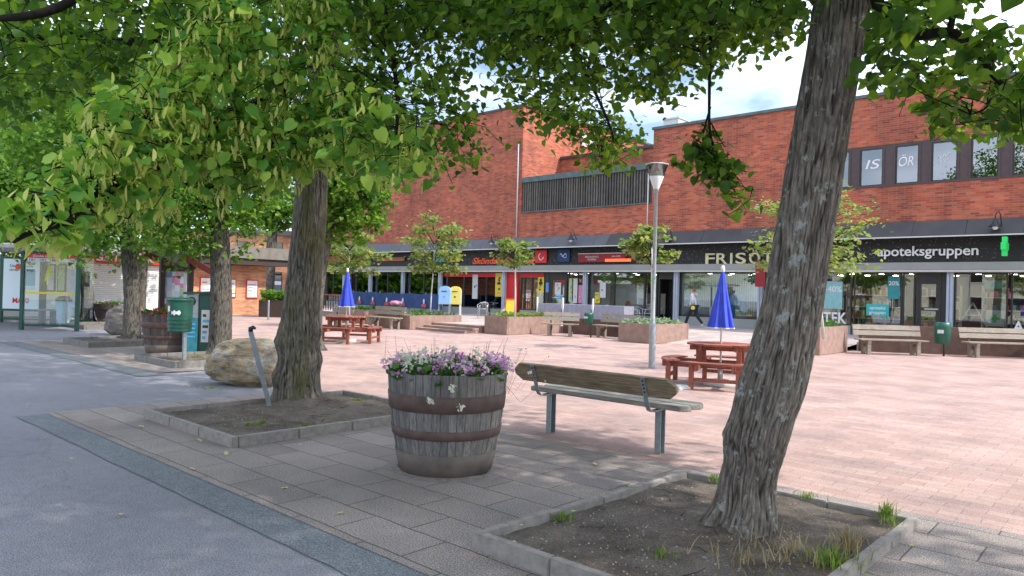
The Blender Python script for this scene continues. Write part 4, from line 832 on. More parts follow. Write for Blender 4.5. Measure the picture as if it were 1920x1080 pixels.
# ---------------------------------------------------------------- picnic tables and closed parasols
def picnic(loc, rz, label, paper=None):
    o = empty('picnic_table', loc, label, 'picnic table', rz, group='round red brown picnic tables')
    tb = MB(); R = .585
    y = -R+.002
    while y < R-.02:
        y1 = min(y+.09, R); n = 6; ym = max(abs(y), abs(y1)); xw = math.sqrt(max(R*R-(abs((y+y1)/2))**2, .01))
        tb.box(-xw, xw, y, y1-.006, .715, .745); y = y1
    tb.build('tabletop', 'red_wood', o)
    for a in (0, PI/2):
        c_, s__ = math.cos(a), math.sin(a)
        for off in (-.3, .3):
            p = lambda u, v, z: (u*c_-v*s__, u*s__+v*c_, z)
            MB().beam(p(-.98, off, .37+.0 if a else .37), p(.98, off, .37), .04, .11).beam(p(-.5, off, .67), p(.5, off, .67), .04, .08).build('cross_beam', 'red_wood', o)
    for sx in (-1, 1):
        for sy in (-1, 1): MB().beam((sx*.34, sy*.34, .0+.37), (sx*.34, sy*.34, .7), .08, .08).build('leg', 'red_wood', o)
    for k in range(4):
        a0 = k*PI/2; s_ = MB(); n = 10
        for ri, ro in ((.78, .90), (.915, 1.04)):
            vs_ = []
            for j in range(n+1):
                a = a0-.60+1.2*j/n
                for rr, z in ((ri, .425), (ro, .425), (ro, .455), (ri, .455)): vs_.append((rr*math.cos(a), rr*math.sin(a), z))
            s_.add(vs_, [(0, 3, 2, 1), (4*n, 4*n+1, 4*n+2, 4*n+3)] + [(4*j+i, 4*j+(i+1) % 4, 4*j+4+(i+1) % 4, 4*j+4+i) for j in range(n) for i in range(4)])
        s_.build('seat', 'red_wood', o)
        for da in (-.42, .42): x_, y_ = .94*math.cos(a0+da), .94*math.sin(a0+da); MB().beam((x_, y_, 0), (x_, y_, .424), .08, .08, (math.cos(a0), math.sin(a0), 0)).build('seat_leg', 'red_wood', o)
        x0, y0 = .94*math.cos(a0-.42), .94*math.sin(a0-.42); x1, y1 = .94*math.cos(a0+.42), .94*math.sin(a0+.42); MB().beam((x0, y0, .16), (x1, y1, .16), .035, .06).build('stretcher', 'red_wood', o)
    return o
def parasol(loc, label, rot=0):
    o = empty('closed_parasol', loc, label, 'parasol', rot, group='closed blue parasols standing in the picnic tables')
    pr = [(.02, 2.05), (.045, 1.95), (.085, 1.7), (.14, 1.4), (.185, 1.15), (.21, 1.03)]
    fn = lambda a, z: 1+min(1, (2.1-z))*.17*math.sin(7*a+.8*math.sin(2*a)+z)+.05*math.sin(17*a+z*3)
    MB().lathe(pr, 120, fn=fn).build('canopy', 'cloth_blue', o)
    MB().lathe([(.212, 1.032), (.218, 1.03), (.218, 1.012), (.212, 1.012)], 120, fn=lambda a, z: fn(a, 1.03)).build('hem', 'shirt_white', o)
    MB().tube([(0, 0, .05), (0, 0, 2.06)], .02, 8).build('pole', 'white_paint', o)
    MB().lathe([(.001, 2.14), (.03, 2.13), (.04, 2.06), (.025, 2.02)], 14).build('finial', 'white_paint', o)
    MB().lathe([(.30, .0), (.31, .03), (.30, .085), (.05, .10), (.045, .3), (.03, .31)], 8).build('base', 'off_white', o)
tr_ = G(1350, 722); picnic(tr_, .35, 'red brown round picnic table with parasol right of the street lamp'); parasol(tr_, 'closed blue parasol in the picnic table near the leaning trunk')
tl_ = G(648, 641); picnic(tl_, .6, 'red brown round picnic table right of the mossy trunk'); parasol(tl_, 'closed blue parasol in the picnic table near the mossy trunk', 1)
o = empty('litter_paper', G(1277, 728), 'crumpled white paper on the ground by the picnic table', 'litter'); 
MB().lathe([(.001, .05), (.08, .06), (.14, .03), (.16, .0)], 12, fn=lambda a, z: 1+.35*math.sin(5*a+z*40)).build('paper', 'white_paint', o)
o = empty('utility_cabinet', G(1402, 702), 'blue grey metal cabinet half hidden behind the leaning trunk', 'cabinet'); MB().box(-.17, .25, -.15, .15, 0, .52).box(-.19, .27, -.17, .17, .52, .55).build('cabinet_body', 'galv', o, bevel=.006)
# ---------------------------------------------------------------- the near bench
bx0, bx1 = -5.13, -3.74
o = empty('park_bench', (-4.42, 6.36, 0), 'weathered wooden bench on steel posts seen from behind between tub and leaning trunk', 'bench')
def plank(mb, x0, x1, P0, P1, th, ch):
    # plank between two edge lines in the yz plane, ends chamfered by ch
    P0 = Vector((0,)+P0); P1 = Vector((0,)+P1); d = (P1-P0); nrm = Vector((0, -d.z, d.y)).normalized()*th
    poly = [(x0+ch, 0), (x1-ch, 0), (x1, .35), (x1, .65), (x1-ch, 1), (x0+ch, 1), (x0, .65), (x0, .35)]
    vs_ = [P0+d*t+Vector((x, 0, 0)) for x, t in poly]; vs_ += [v+nrm for v in vs_]; n = 8
    mb.add(vs_, [tuple(range(n)), tuple(range(2*n-1, n-1, -1))] + [(i, (i+1) % n, n+(i+1) % n, n+i) for i in range(n)]); return mb
def P_(mb, name, mat, par, **k):
    return mb.build(name, mat, par, **k)
P_(plank(MB(), -1.0, 1.02, (-.24, .60), (-.32, .79), .045, .09), 'back_plank', 'bench_back_wood', o, bevel=.006)
P_(plank(MB(), -.98, 1.0, (-.12, .455), (.09, .447), .05, .05), 'seat_plank', 'bench_wood', o, bevel=.006)
P_(plank(MB(), -.98, 1.0, (.115, .447), (.32, .455), .05, .05), 'seat_plank', 'bench_wood', o, bevel=.006)
for sx in (-.71, .68):
    MB().box(sx-.035, sx-.028, -.06, .03, 0, .43).box(sx-.028, sx+.03, -.06, -.052, 0, .43).box(sx-.028, sx+.03, .022, .03, 0, .43).build('leg', 'galv', o)
    MB().box(sx-.03, sx+.03, -.14, .30, .432, .444).build('seat_bar', 'galv', o)
    pts = [(-.368, .775), (-.298, .61), (-.262, .50), (-.225, .445), (-.17, .425), (-.08, .425)]; s_ = MB(); vs_ = []
    for y, z in pts:
        vs_ += [(sx-.025, y-.012, z), (sx+.025, y-.012, z), (sx+.025, y-.006, z+.004), (sx-.025, y-.006, z+.004)]
    n = len(pts)-1; s_.add(vs_, [(0, 1, 2, 3), (4*n+3, 4*n+2, 4*n+1, 4*n)] + [(4*j+i, 4*j+4+i, 4*j+4+(i+1) % 4, 4*j+(i+1) % 4) for j in range(n) for i in range(4)]); st_ = s_.build('strap', 'galv', o)
    for k in range(4):
        t_ = k/3; MB().tube([(sx, -.374+.05*t_, .74-.11*t_), (sx, -.366+.05*t_, .743-.11*t_)], .009, 8).build('bolt_hole', 'black_sign', st_)
# ---------------------------------------------------------------- barrel tubs
def tub(loc, rt, rb, H, label, wood, hoop, flower, sc_=1, hanging=False):
    o = empty('barrel_planter', loc, label, 'planter', rnd.random(), sc_=sc_)
    def rad(z): t_ = z/H; return rb+(rt-rb)*(t_**.85) + .018*math.sin(PI*t_)
    n = 44; s_ = MB()
    for k in range(n):
        a0 = 2*PI*(k+.015+rnd.uniform(-.12, .12)*.0)/n; a1 = 2*PI*(k+.975)/n; e = rnd.uniform(-.004, .004); zt = H+rnd.uniform(-.008, .006); vs_ = []; zs = [0, .2*H, .4*H, .6*H, .8*H, zt]
        for z in zs:
            for a, dr in ((a0, -.004), (a0+.2*(a1-a0), 0), (a0+.8*(a1-a0), 0), (a1, -.004)): r_ = rad(z)+e+dr; vs_.append((r_*math.cos(a), r_*math.sin(a), z))
            for a in (a1, a0): r_ = rad(z)-.035; vs_.append((r_*math.cos(a), r_*math.sin(a), z))
        m_ = len(zs)-1
        s_.add(vs_, [(0, 5, 4, 3, 2, 1), tuple(6*m_+i for i in range(6))] + [(6*j+i, 6*j+(i+1) % 6, 6*j+6+(i+1) % 6, 6*j+6+i) for j in range(m_) for i in range(6)])
    s_.build('staves', wood, o)
    for z0, z1, mt in ((.64*H, .80*H, hoop), (.375*H, .465*H, hoop), (.01, .225*H, 'hoop_grey')):
        MB().lathe([(rad(z0)+.004, z0), (rad(z0)+.010, z0+.002), (rad((z0+z1)/2)+.010, (z0+z1)/2), (rad(z1)+.010, z1-.002), (rad(z1)+.004, z1)], 72).build('hoop', mt, o)
    MB().lathe([(.001, H-.06), (rt*.6, H-.07), (rt-.03, H-.09)], 24).build('soil', 'soil', o)
    n = 900; a = nr.rand(n)*2*PI; r_ = np.sqrt(nr.rand(n))*rt*1.0
    P = np.stack([r_*np.cos(a), r_*np.sin(a), H-.07+nr.rand(n)*.17*(1-.3*(r_/rt)**2)], 1); V, Fc = leaf_cards(P, .055, -.35); arr_mesh('foliage', V, Fc, 'plant_leaf', o, kind='stuff')
    for mt, nc, zz in flower:
        L_ = []
        for k in range(nc):
            a = rnd.uniform(0, 2*PI); r_ = math.sqrt(rnd.random())*rt*1.08; z = H+rnd.uniform(.02, zz)*(1.15-.5*(r_/rt)**2); c = np.array([r_*math.cos(a), r_*math.sin(a), z])
            L_.append(c + nr.randn(16, 3)*np.array([.028, .028, .022]))
        V, Fc = leaf_cards(np.concatenate(L_), .030, 0, flip=1.5); arr_mesh('flowers', V, Fc, mt, o, kind='stuff')
    st_ = MB(); 
    for k in range(26): a = rnd.uniform(0, 2*PI); r_ = rt*rnd.uniform(.2, 1); x, y = r_*math.cos(a), r_*math.sin(a); k2 = rnd.uniform(1.05, 1.3); branch_tube(st_, [(x, y, H-.05), (x*1.08, y*1.08, H+.1), (x*k2, y*k2, H+rnd.uniform(.14, .30))], .002, .001, 4)
    st_.build('stems', 'plant_leaf', o)
    return o, rad
tc_ = Vector((-4.70, 4.36, 0))
tb_, rad_ = tub(tc_, .52, .385, .86, 'large weathered barrel tub with pink and white flowers', 'stave_wood', 'rust_hoop', [('pink_petal', 52, .15), ('white_petal', 40, .17)])
tb_.rotation_euler = (0, 0, 0)
st_ = None; L_ = []
for px_, py_, zt in ((805, 752, 0), (863, 765, 0), (848, 728, 0)):
    p = W(px_, py_, 5.78)-tc_; dd = Vector((p.x, p.y, 0)).normalized()*.53; top = Vector((dd.x, dd.y, .9)); st_ = MB(); branch_tube(st_, [Vector((dd.x*.8, dd.y*.8, .84)), top, (top+p)/2+dd*.06, p], .0025, .0015, 4); st_.build('trailing_stem', 'plant_leaf', tb_); L_.append(np.array(p)+nr.randn(14, 3)*.012)
for k in range(7):
    a = rnd.uniform(-.7, .9)+math.atan2(R_.y, R_.x); e = Vector((math.cos(a), math.sin(a), 0)); p = e*rnd.uniform(.62, .95)+Vector((0, 0, .9+rnd.uniform(-.15, .2))); st_ = MB(); branch_tube(st_, [e*.42+Vector((0, 0, .84)), (e*.42+p)/2+Vector((0, 0, .12+.1*rnd.random())), p], .002, .001, 4); st_.build('trailing_stem', 'dining_orange', tb_); L_.append(np.array(p)+nr.randn(2, 3)*.010)
V, Fc = leaf_cards(np.concatenate(L_), .028, 0, flip=1.5); arr_mesh('trailing_flowers', V, Fc, 'white_petal', tb_, kind='stuff')
tub(G(303, 664)+Vector((-.3, .3, 0)), .60, .47, .88, 'dark barrel tub with red flowers behind the round green bin', 'dark_stave', 'rust_hoop', [('red_petal', 40, .14)])
tub(G(198, 606)+Vector((-.3, .3, 0)), .62, .42, .72, 'dark tub with green plants in front of the white shutter', 'dark_stave', 'dark_frame', [('pink_petal', 14, .14)])
# sand ring around tub foot
MB().lathe([(.38, .014), (.41, .012), (.47, .004), (.50, .001)], 60, fn=lambda a, z: 1+.07*math.sin(2*a+1)+.05*math.sin(5*a+1)+.02*math.sin(13*a)).build('sand_ring', flat('sand', (.24, .205, .19), .95, var=.25, scale=20, bmp=.5), kind='stuff', loc=tc_, label='drift of sand round the foot of the tub', cat='sand')
# ---------------------------------------------------------------- tree beds
def bed(x0, x1, y0, y1, label, h=.085, mound=None, far_h=None, mat='kerb_stone', n=40):
    o = empty('tree_bed', ((x0+x1)/2, (y0+y1)/2, 0), label, 'tree bed', group='soil beds framed with kerb stones'); a = (x1-x0)/2; b = (y1-y0)/2; w_ = .065; s_ = MB(); fh = far_h or h
    def run(p0, p1, h0, h1, horiz):
        L = abs(p1-p0); k = max(1, round(L/.62)); return [(p0+(p1-p0)*i/k+.003, p0+(p1-p0)*(i+1)/k-.003, h0+(h1-h0)*(i+.5)/k) for i in range(k)]
    for u0, u1, hh in run(-a, a, h, h, 1): s_.box(u0, u1, -b, -b+w_, -.02, hh)
    for u0, u1, hh in run(-a, a, fh, fh, 1): s_.box(u0, u1, b-w_, b, -.02, hh)
    for sx in (-1, 1):
        for u0, u1, hh in run(-b+w_, b-w_, h, fh, 0): s_.box(min(sx*a, sx*(a-w_)), max(sx*a, sx*(a-w_)), u0, u1, -.02, hh)
    s_.build('kerb', mat, o, bevel=.007)
    vs_ = []; 
    for j in range(n+1):
        for i in range(n+1):
            x = -a+w_+(2*a-2*w_)*i/n; y = -b+w_+(2*b-2*w_)*j/n; z = h-.05+(fh-h)*(y+b)/(2*b)*.8+.022*noise.noise(Vector((x*2+x0, y*2, 0)))+.012*noise.noise(Vector((x*9, y*9, x0)))
            if mound: d2 = ((x+(x0+x1)/2-mound[0])**2+(y+(y0+y1)/2-mound[1])**2)/mound[2]**2; z += mound[3]*math.exp(-d2)*(1+.4*noise.noise(Vector((x*6, y*6, 3))))
            if z > 0 and (i in (0, n) or j in (0, n)): z = min(z, h-.02)
            vs_.append((x, y, z))
    arr_mesh('soil', vs_, [(j*(n+1)+i, j*(n+1)+i+1, (j+1)*(n+1)+i+1, (j+1)*(n+1)+i) for j in range(n) for i in range(n)], 'soil', o, smooth=True)
    # grit and twigs
    g = MB()
    for k in range(int(520*a*b)):
        x = rnd.uniform(-a+w_, a-w_); y = rnd.uniform(-b+w_, b-w_); r_ = rnd.uniform(.003, .010); i = int((x+a-w_)/(2*a-2*w_)*n); j = int((y+b-w_)/(2*b-2*w_)*n); z = vs_[j*(n+1)+i][2]
        g.add([(x-r_, y, z), (x, y-r_, z), (x+r_, y, z), (x, y+r_, z), (x, y, z+r_), (x, y, z-r_)], [(0, 1, 4), (1, 2, 4), (2, 3, 4), (3, 0, 4)])
    g.build('grit', 'rubble', o, kind='stuff', recalc=False)
    g = MB()
    for k in range(int(10*a*b)):
        x = rnd.uniform(-a+.2, a-.2); y = rnd.uniform(-b+.2, b-.2); an = rnd.uniform(0, PI); L = rnd.uniform(.05, .2); i = int((x+a-w_)/(2*a-2*w_)*n); j = int((y+b-w_)/(2*b-2*w_)*n); z = vs_[j*(n+1)+i][2]+.008
        branch_tube(g, [(x, y, z), (x+L*.5*math.cos(an), y+L*.5*math.sin(an), z+.012), (x+L*math.cos(an+.3), y+L*math.sin(an+.3), z+.004)], .004, .002, 4)
    g.build('fallen_twigs', 'post_brown', o, kind='stuff')
    return o
bed(-3.12, -1.29, 3.12, 5.72, 'kerbed soil bed round the near leaning tree', .10, (-2.1, 4.7, .4, .05), .05, n=60)
bed(-8.75, -6.62, 3.37, 6.12, 'kerbed soil bed round the mossy tree behind the tub', .10, (-8.2, 5.15, .45, .10), n=50)
bed(-15.4, -13.5, 5.72, 8.1, 'kerbed soil bed with litter bin and board shelter', .12, n=14, mat='granite_kerb')
bed(-20.6, -18.75, 5.95, 8.4, 'kerbed soil bed round the dark tree near the round green bin', .13, n=14, mat='granite_kerb')
bed(-28.3, -26.0, 8.1, 10.4, 'far kerbed soil bed behind the grey boulder', .13, n=10, mat='granite_kerb')
# grass tufts
def tuft(c, n, h, spread, mat, label):
    a = nr.rand(n)*2*PI; r_ = np.abs(nr.randn(n))*spread; P = np.stack([c[0]+r_*np.cos(a), c[1]+r_*np.sin(a), np.full(n, c[2])], 1)
    az = nr.rand(n)*2*PI; ln = h*(.5+.8*nr.rand(n)); le = nr.rand(n)*.9; d = np.stack([np.cos(az)*le, np.sin(az)*le, np.ones(n)], 1); sd_ = np.stack([-np.sin(az), np.cos(az), np.zeros(n)], 1)*.0035
    mid = P+d*ln[:, None]*.55; tip = P+d*ln[:, None]*np.array([[1.15, 1.15, .85]])
    V = np.stack([P-sd_, P+sd_, mid+sd_*.8, mid-sd_*.8, tip+sd_*.15, tip-sd_*.15], 1).reshape(-1, 3)
    Fc = (np.arange(n)[:, None, None]*6+np.array([(0, 1, 2, 3), (3, 2, 4, 5)])[None]).reshape(-1, 4)
    arr_mesh('grass_tuft', V, Fc, mat, label=label, cat='grass', kind='stuff')
for p, q, n, h, s, mt, lb in ((1662, 968, 110, .10, .035, 'grass', 'green grass tuft in the right corner of the near bed'), (1672, 980, 60, .05, .05, 'grass', 'low weeds beside the corner grass tuft'), (1055, 972, 90, .05, .04, 'grass', 'short grass on the left side of the near bed'), (1182, 918, 50, .035, .03, 'grass', 'tiny grass patch along the left kerb'),
                         (1340, 900, 70, .05, .04, 'grass', 'grass just left of the leaning trunk'), (1515, 932, 50, .05, .05, 'grass', 'thin weeds right of the leaning trunk'), (1240, 1042, 50, .05, .04, 'grass', 'sparse weeds in the middle of the near bed'), (1480, 1035, 90, .10, .22, 'dry_grass', 'dry straw in front of the leaning trunk'), (1560, 1055, 200, .09, .10, 'grass', 'green grass at the bottom edge of the near bed'), (1400, 1055, 60, .10, .2, 'dry_grass', 'dry grass stalks at the bottom edge of the near bed'), (1590, 1030, 90, .16, .07, 'dry_grass', 'dry stalks behind the green grass'),
                         (492, 795, 90, .05, .04, 'grass', 'bright grass tuft in the mossy tree bed'), (465, 797, 60, .04, .04, 'grass', 'smaller grass tuft left of the bright one'), (575, 800, 60, .04, .05, 'grass', 'weeds along the front kerb of the mossy tree bed'), (640, 795, 110, .04, .12, 'grass', 'low grass along the front right kerb'), (670, 753, 110, .05, .10, 'grass', 'grass in the far corner of the mossy tree bed'),
                         (395, 728, 80, .04, .10, 'grass', 'grass at the foot of the ochre boulder'), (370, 673, 120, .10, .10, 'grass', 'yellow green weeds beside the round green bin')):
    g_ = G(p, q, .05); tuft((g_.x, g_.y, .045), n, h, s, mt, lb)
# fallen leaves on paving
lf = None
for k, (p, q) in enumerate(((505, 811), (520, 806), (315, 795), (270, 801), (425, 853), (498, 867), (378, 828), (217, 822), (218, 964), (365, 878), (540, 915), (600, 930), (700, 880), (355, 725), (353, 706), (420, 700), (1630, 1010), (1710, 1020), (970, 1040), (980, 1005), (1080, 978), (640, 960), (260, 690), (480, 720), (560, 835), (900, 860), (1120, 870), (140, 860), (60, 760))):
    g_ = G(p, q, .006)
    if lf is None:
        lf = MB().add([(0, 0, 0), (.012, .016, .006), (.03, .015, .002), (.045, 0, .008), (.03, -.016, .004), (.012, -.014, .007)], [(0, 1, 2, 3), (0, 3, 4, 5)]).build('fallen_leaf', 'leaf_litter', label='small yellow fallen leaf lying on the paving', cat='leaf', group='fallen leaves on the paving', recalc=False); c = lf
    else: c = lf.copy(); COL.objects.link(c)
    c.location = (g_.x, g_.y, .006 if not (-3.1 < g_.x < -1.3 and g_.y > 3.1) else .08); c.rotation_euler = (rnd.uniform(-.2, .2), rnd.uniform(-.2, .2), rnd.uniform(0, 6)); s = rnd.uniform(.7, 1.5); c.scale = (s, s, s)
# ---------------------------------------------------------------- boulders
def boulder(p0, p1, q0, q1, dep_add, label, mat, seed, sq=1):
    b = G((p0+p1)/2, q1-6); dep = (b-CP).dot(FW); s = dep/F_PX; rx = (p1-p0)/2*s; h = (q1-q0)*s
    bm = bmesh.new(); bmesh.ops.create_icosphere(bm, subdivisions=5, radius=1)
    for v in bm.verts:
        d = v.co.normalized(); k = 1+.16*noise.noise(d*1.3+Vector((seed, 0, 0)))+.09*noise.noise(d*2.7+Vector((0, seed, 0)))-.06*abs(noise.noise(Vector((d.x*4, d.y*4, d.z*9+seed))))+.03*noise.noise(d*9)+.015*noise.noise(d*25)
        e = [math.copysign(abs(c)**.78, c) for c in d]; f = Vector(e); v.co = Vector((f.x*rx*k, f.y*rx*.62*k, f.z*h*.52*k+h*.47))
        if v.co.z < .0: v.co.z *= .1
    me = bpy.data.meshes.new('boulder'); bm.to_mesh(me); bm.free(); me.materials.append(MATS[mat])
    for p in me.polygons: p.use_smooth = True
    o = bpy.data.objects.new('boulder', me); COL.objects.link(o); c = b + A_*rx*.45; o.location = (c.x, c.y, -.02); o.rotation_euler = (0, 0, yaw); return tag(o, label, 'boulder')
boulder(376, 552, 636, 730, 0, 'large ochre boulder left of the mossy trunk', 'boulder_ochre', 2.0)
boulder(190, 268, 577, 634, 0, 'grey boulder behind the dark tree on the left', 'boulder_grey', 5.5)
# leaning steel bar
o = empty('steel_bar', G(508, 755, .12), 'flat steel bar with hooked end leaning in the mossy tree bed', 'steel bar'); lo = Vector(o.location); dep = (lo-CP).dot(FW)
e = W(470, 622, dep-.1)-lo; MB().beam((0, 0, -.1), e, .055, .018, A_).build('bar', 'galv', o)
MB().tube([e, e+Vector((0, 0, .04))+R_*.0, e+Vector((0, 0, .055))+R_*.03, e+Vector((0, 0, .04))+R_*.06], [.03, .032, .024, .015], 8).build('hook', 'lamp_dark', o)
# ---------------------------------------------------------------- left side: round bin, newspaper box, notice board
bb = G(345, 672, .1); o = empty('round_bin', bb, 'round ribbed green litter bin with torn white sticker on a steel post', 'bin')
d_ = R_*-.1
H0 = .52; mbx = MB(); prof = [(.001, H0)]
for k in range(25): z = H0+.60*k/24; prof.append((.215+(.006*math.sin(k*2.1) if k < 12 else 0)+.02*k/24, z))
prof += [(.25, H0+.61), (.24, H0+.64), (.20, H0+.66), (.001, H0+.67)]
mbx.lathe(prof, 32); q = mbx.build('bin_body', 'bin_green', o, loc=d_)
st_ = MB()
for k, (a0, a1, z0, z1) in enumerate(((-2.2, -1.9, .92, 1.02), (-1.75, -1.0, .86, .93))):
    aa = [a0+(a1-a0)*i/6 for i in range(7)]; aa = [a-.1 for a in aa]; vs_ = []
    for i, a in enumerate(aa): zz = .02*math.sin(i*2.3); vs_ += [(.238*math.cos(a+yaw), .238*math.sin(a+yaw), z0+zz), (.238*math.cos(a+yaw), .238*math.sin(a+yaw), z1-zz)]
    st_.add(vs_, [(2*i, 2*i+2, 2*i+3, 2*i+1) for i in range(6)])
st_.build('torn_sticker', 'white_paint', o, loc=d_)
MB().beam((0, 0, -.1), (0, 0, .6), .06, .06).build('post', 'galv', o)
b0 = G(372, 662, .05); o = empty('newspaper_box', b0, 'tall teal and dark green newspaper box with black handset opening', 'newspaper box', yaw)
MB().box(-.24, .03, -.15, .2, 0, 1.28).build('front_case', 'galv', o, bevel=.01); MB().box(-.24, .03, -.165, -.152, .04, .78).build('teal_panel', 'teal_panel', o)
MB().box(.035, .46, -.12, .35, .05, 1.32).build('side_case', 'shelter_green', o, bevel=.01)
MB().prism([(-.28, 1.28), (.48, 1.325), (.48, 1.37), (-.28, 1.33)], -.2, .4, 'y').build('lid', 'shelter_green', o)
q = MB().tube([(-.12, -.156, 1.13), (-.12, -.151, 1.13)], .10, 20); q.box(-.145, -.095, -.158, -.152, .88, 1.08); q.build('opening', 'black_sign', o)
for k in range(4): MB().box(-.2, -.02, -.17, -.166, .35+k*.09, .385+k*.09).build('lettering_line', 'sky_blue', o)
q = MB().box(.1, .32, -.135, -.122, .25, .95).build('notice', 'off_white', o)
for k in range(5): MB().box(.13, .13+.06+.1*rnd.random(), -.14, -.136, .32+k*.12, .38+k*.12).build('print', rnd.choice(['paper_blue', 'dark_frame', 'sky_blue']), q)
# notice board shelter
dn = 15.9
o = empty('board_shelter', G(350, 655), 'notice board shelter with brown posts and sheet roof behind the bins', 'shelter'); lo = Vector(o.location)
def wl_(x, y, d): return W(x, y, d)-lo
dps = (lo-CP).dot(FW)
r0, r1, r2, r3 = wl_(268, 468, dps-.3), wl_(345, 476, dps-.9), wl_(402, 507, dps+.1), wl_(338, 499, dps+1.3)
s_ = MB(); N = 26
for k in range(N):
    t0, t1 = k/N, (k+.999)/N; w0 = .012 if k % 2 else 0; a0 = r0.lerp(r1, t0); a1 = r0.lerp(r1, t1); b0_ = r3.lerp(r2, t0); b1_ = r3.lerp(r2, t1); u_ = Vector((0, 0, w0)); th = Vector((0, 0, .02))
    s_.add([a0+u_, a1+u_, b1_+u_, b0_+u_, a0+u_+th, a1+u_+th, b1_+u_+th, b0_+u_+th], [(0, 1, 2, 3), (4, 7, 6, 5), (0, 4, 5, 1), (2, 6, 7, 3), (0, 3, 7, 4), (1, 5, 6, 2)])
s_.build('sheet_roof', 'roof_sheet', o)
for a, b in ((r0, r3), (r1, r2)): MB().beam(a-Vector((0, 0, .07)), b-Vector((0, 0, .07)), .05, .13).build('barge_board', 'barge_red', o)
for p, q, dd in ((300, 655, .1), (353, 658, -.05)):
    b_ = G(p, q)-lo; b_.z = 0; tp = wl_(p, 492, dps+dd); MB().beam(b_, Vector((b_.x, b_.y, tp.z+.1)), .11, .11).build('post', 'post_brown', o)
a = wl_(353, 510, dps-.05); MB().beam(a, wl_(378, 492, dps-.05), .05, .07).build('brace', 'post_brown', o)
c0_, c1_ = wl_(297, 592, dps), wl_(347, 592, dps); c2_ = wl_(347, 508, dps); 
dx = (c1_-c0_); bh = c2_.z-c1_.z; tw = dx.length; ux = Vector((dx.x, dx.y, 0)).normalized(); un = Vector((ux.y, -ux.x, 0))
def bpanel(u0, u1, z0, z1, off, th, name, mat, par=o):
    p = [c0_+ux*u+un*w__ for u in (u0, u1) for w__ in (off, off+th)]; vs_ = [Vector((v.x, v.y, c0_.z+z)) for z in (z0, z1) for v in p]
    return MB().add(vs_, [(0, 1, 3, 2), (4, 6, 7, 5), (0, 4, 5, 1), (2, 3, 7, 6), (0, 2, 6, 4), (1, 5, 7, 3)]).build(name, mat, par)
bd = bpanel(0, tw, 0, bh, -.03, .03, 'board', 'off_white')
u = .02
while u < tw-.06:
    z = .02
    w__ = rnd.uniform(.07, .13)
    while z < bh-.1:
        hh = rnd.uniform(.10, .2)
        bpanel(u, min(u+w__*.92, tw-.01), z, min(z+hh*.92, bh-.01), .001, .004, 'paper_notice', rnd.choice(['white_paint', 'off_white', 'shirt_white', 'paper_blue', 'paper_green', 'dining_orange', 'grey_cloth', 'cream_inside', 'shirt_white', 'white_paint', 'pink']), bd); z += hh
    u += w__
bpanel(0, tw, bh, bh+.12, -.05, .07, 'header_board', 'post_brown')
# ---------------------------------------------------------------- bus shelter
o = empty('bus_shelter', W(95, 600, 24)*1.0, 'green bus shelter with glass walls, red sign band and advert panel', 'bus shelter', yaw); o.location.z = 0; lo = Vector(o.location)
def L(x, y, d):  # to the shelter's own frame
    v = W(x, y, d)-lo; return Vector((v.dot(R_), v.dot(A_), v.z))
DF, DB = 22.6, 26.3
def lx(x, d): return L(x, 540, d).x
yf, yb = DF-24, DB-24
for x, d, yy in ((42, DF, yf), (146, DF, yf), (3, DB, yb), (83, DB, yb), (-110, DF, yf), (-110, DB, yb)): xx = lx(x, d); MB().box(xx-.05, xx+.05, yy-.05, yy+.05, 0, 2.45).build('post', 'shelter_green', o)
xa, xb = lx(-130, DF), lx(160, DF)
MB().prism([(yf-.5, 2.52), (yf-.5, 2.62), ((yf+yb)/2, 2.78), (yb+.1, 2.62), (yb+.1, 2.52)], xa, xb, 'x').build('roof', 'roof_sheet', o)
MB().box(lx(52, DF), lx(145, DF), yf-.06, yf, 2.13, 2.24).build('number_band', 'off_white', o); text('lettering', '181  182  180         163', .10, 'dark_frame', (lx(54, DF), yf-.066, 2.15), parent=o, ext=.002, width=lx(143, DF)-lx(54, DF))
MB().box(lx(52, DF), lx(145, DF), yf-.06, yf, 2.245, 2.36).build('name_band', 'sign_red', o); text('lettering', 'Sköndals centrum', .10, 'white_paint', (lx(62, DF), yf-.066, 2.27), parent=o, ext=.002)
for za_, zb_ in ((.12, .18), (2.37, 2.45)): MB().box(lx(45, DF), lx(145, DF), yf-.03, yf+.03, za_, zb_).build('front_rail', 'shelter_green', o)
s_ = MB().box(lx(46, DF), lx(143, DF), yf-.004, yf+.004, .2, 2.12); s_.build('glass_wall', 'shelter_glass', o)
MB().box(lx(47, DF), lx(142, DF), yf-.009, yf-.005, 1.13, 1.19).build('warning_stripe', 'yellow', o)
ad = MB().box(lx(3, DB)+.06, lx(83, DB)-.06, yb-.1, yb+.06, .42, 2.38).build('advert_case', 'shelter_green', o)
MB().box(lx(3, DB)+.12, lx(83, DB)-.12, yb-.108, yb-.101, .5, 2.3).build('advert_sheet', glow('advert', (.55, .66, .72), .12), ad)
cx = (lx(3, DB)+lx(83, DB))/2
text('lettering', 'Där       nu alla\nvärdar   är högt', .14, 'dark_frame', (cx, yb-.113, 2.0), parent=ad, ext=.002, align='CENTER'); MB().tube([(cx-.12, yb-.118, 2.02), (cx-.12, yb-.112, 2.02)], .11, 14).build('fruit_emblem', 'orange_red', ad)
text('lettering', 'MAXI', .25, 'sign_red', (cx, yb-.113, .72), parent=ad, ext=.002, align='CENTER', off=.008)
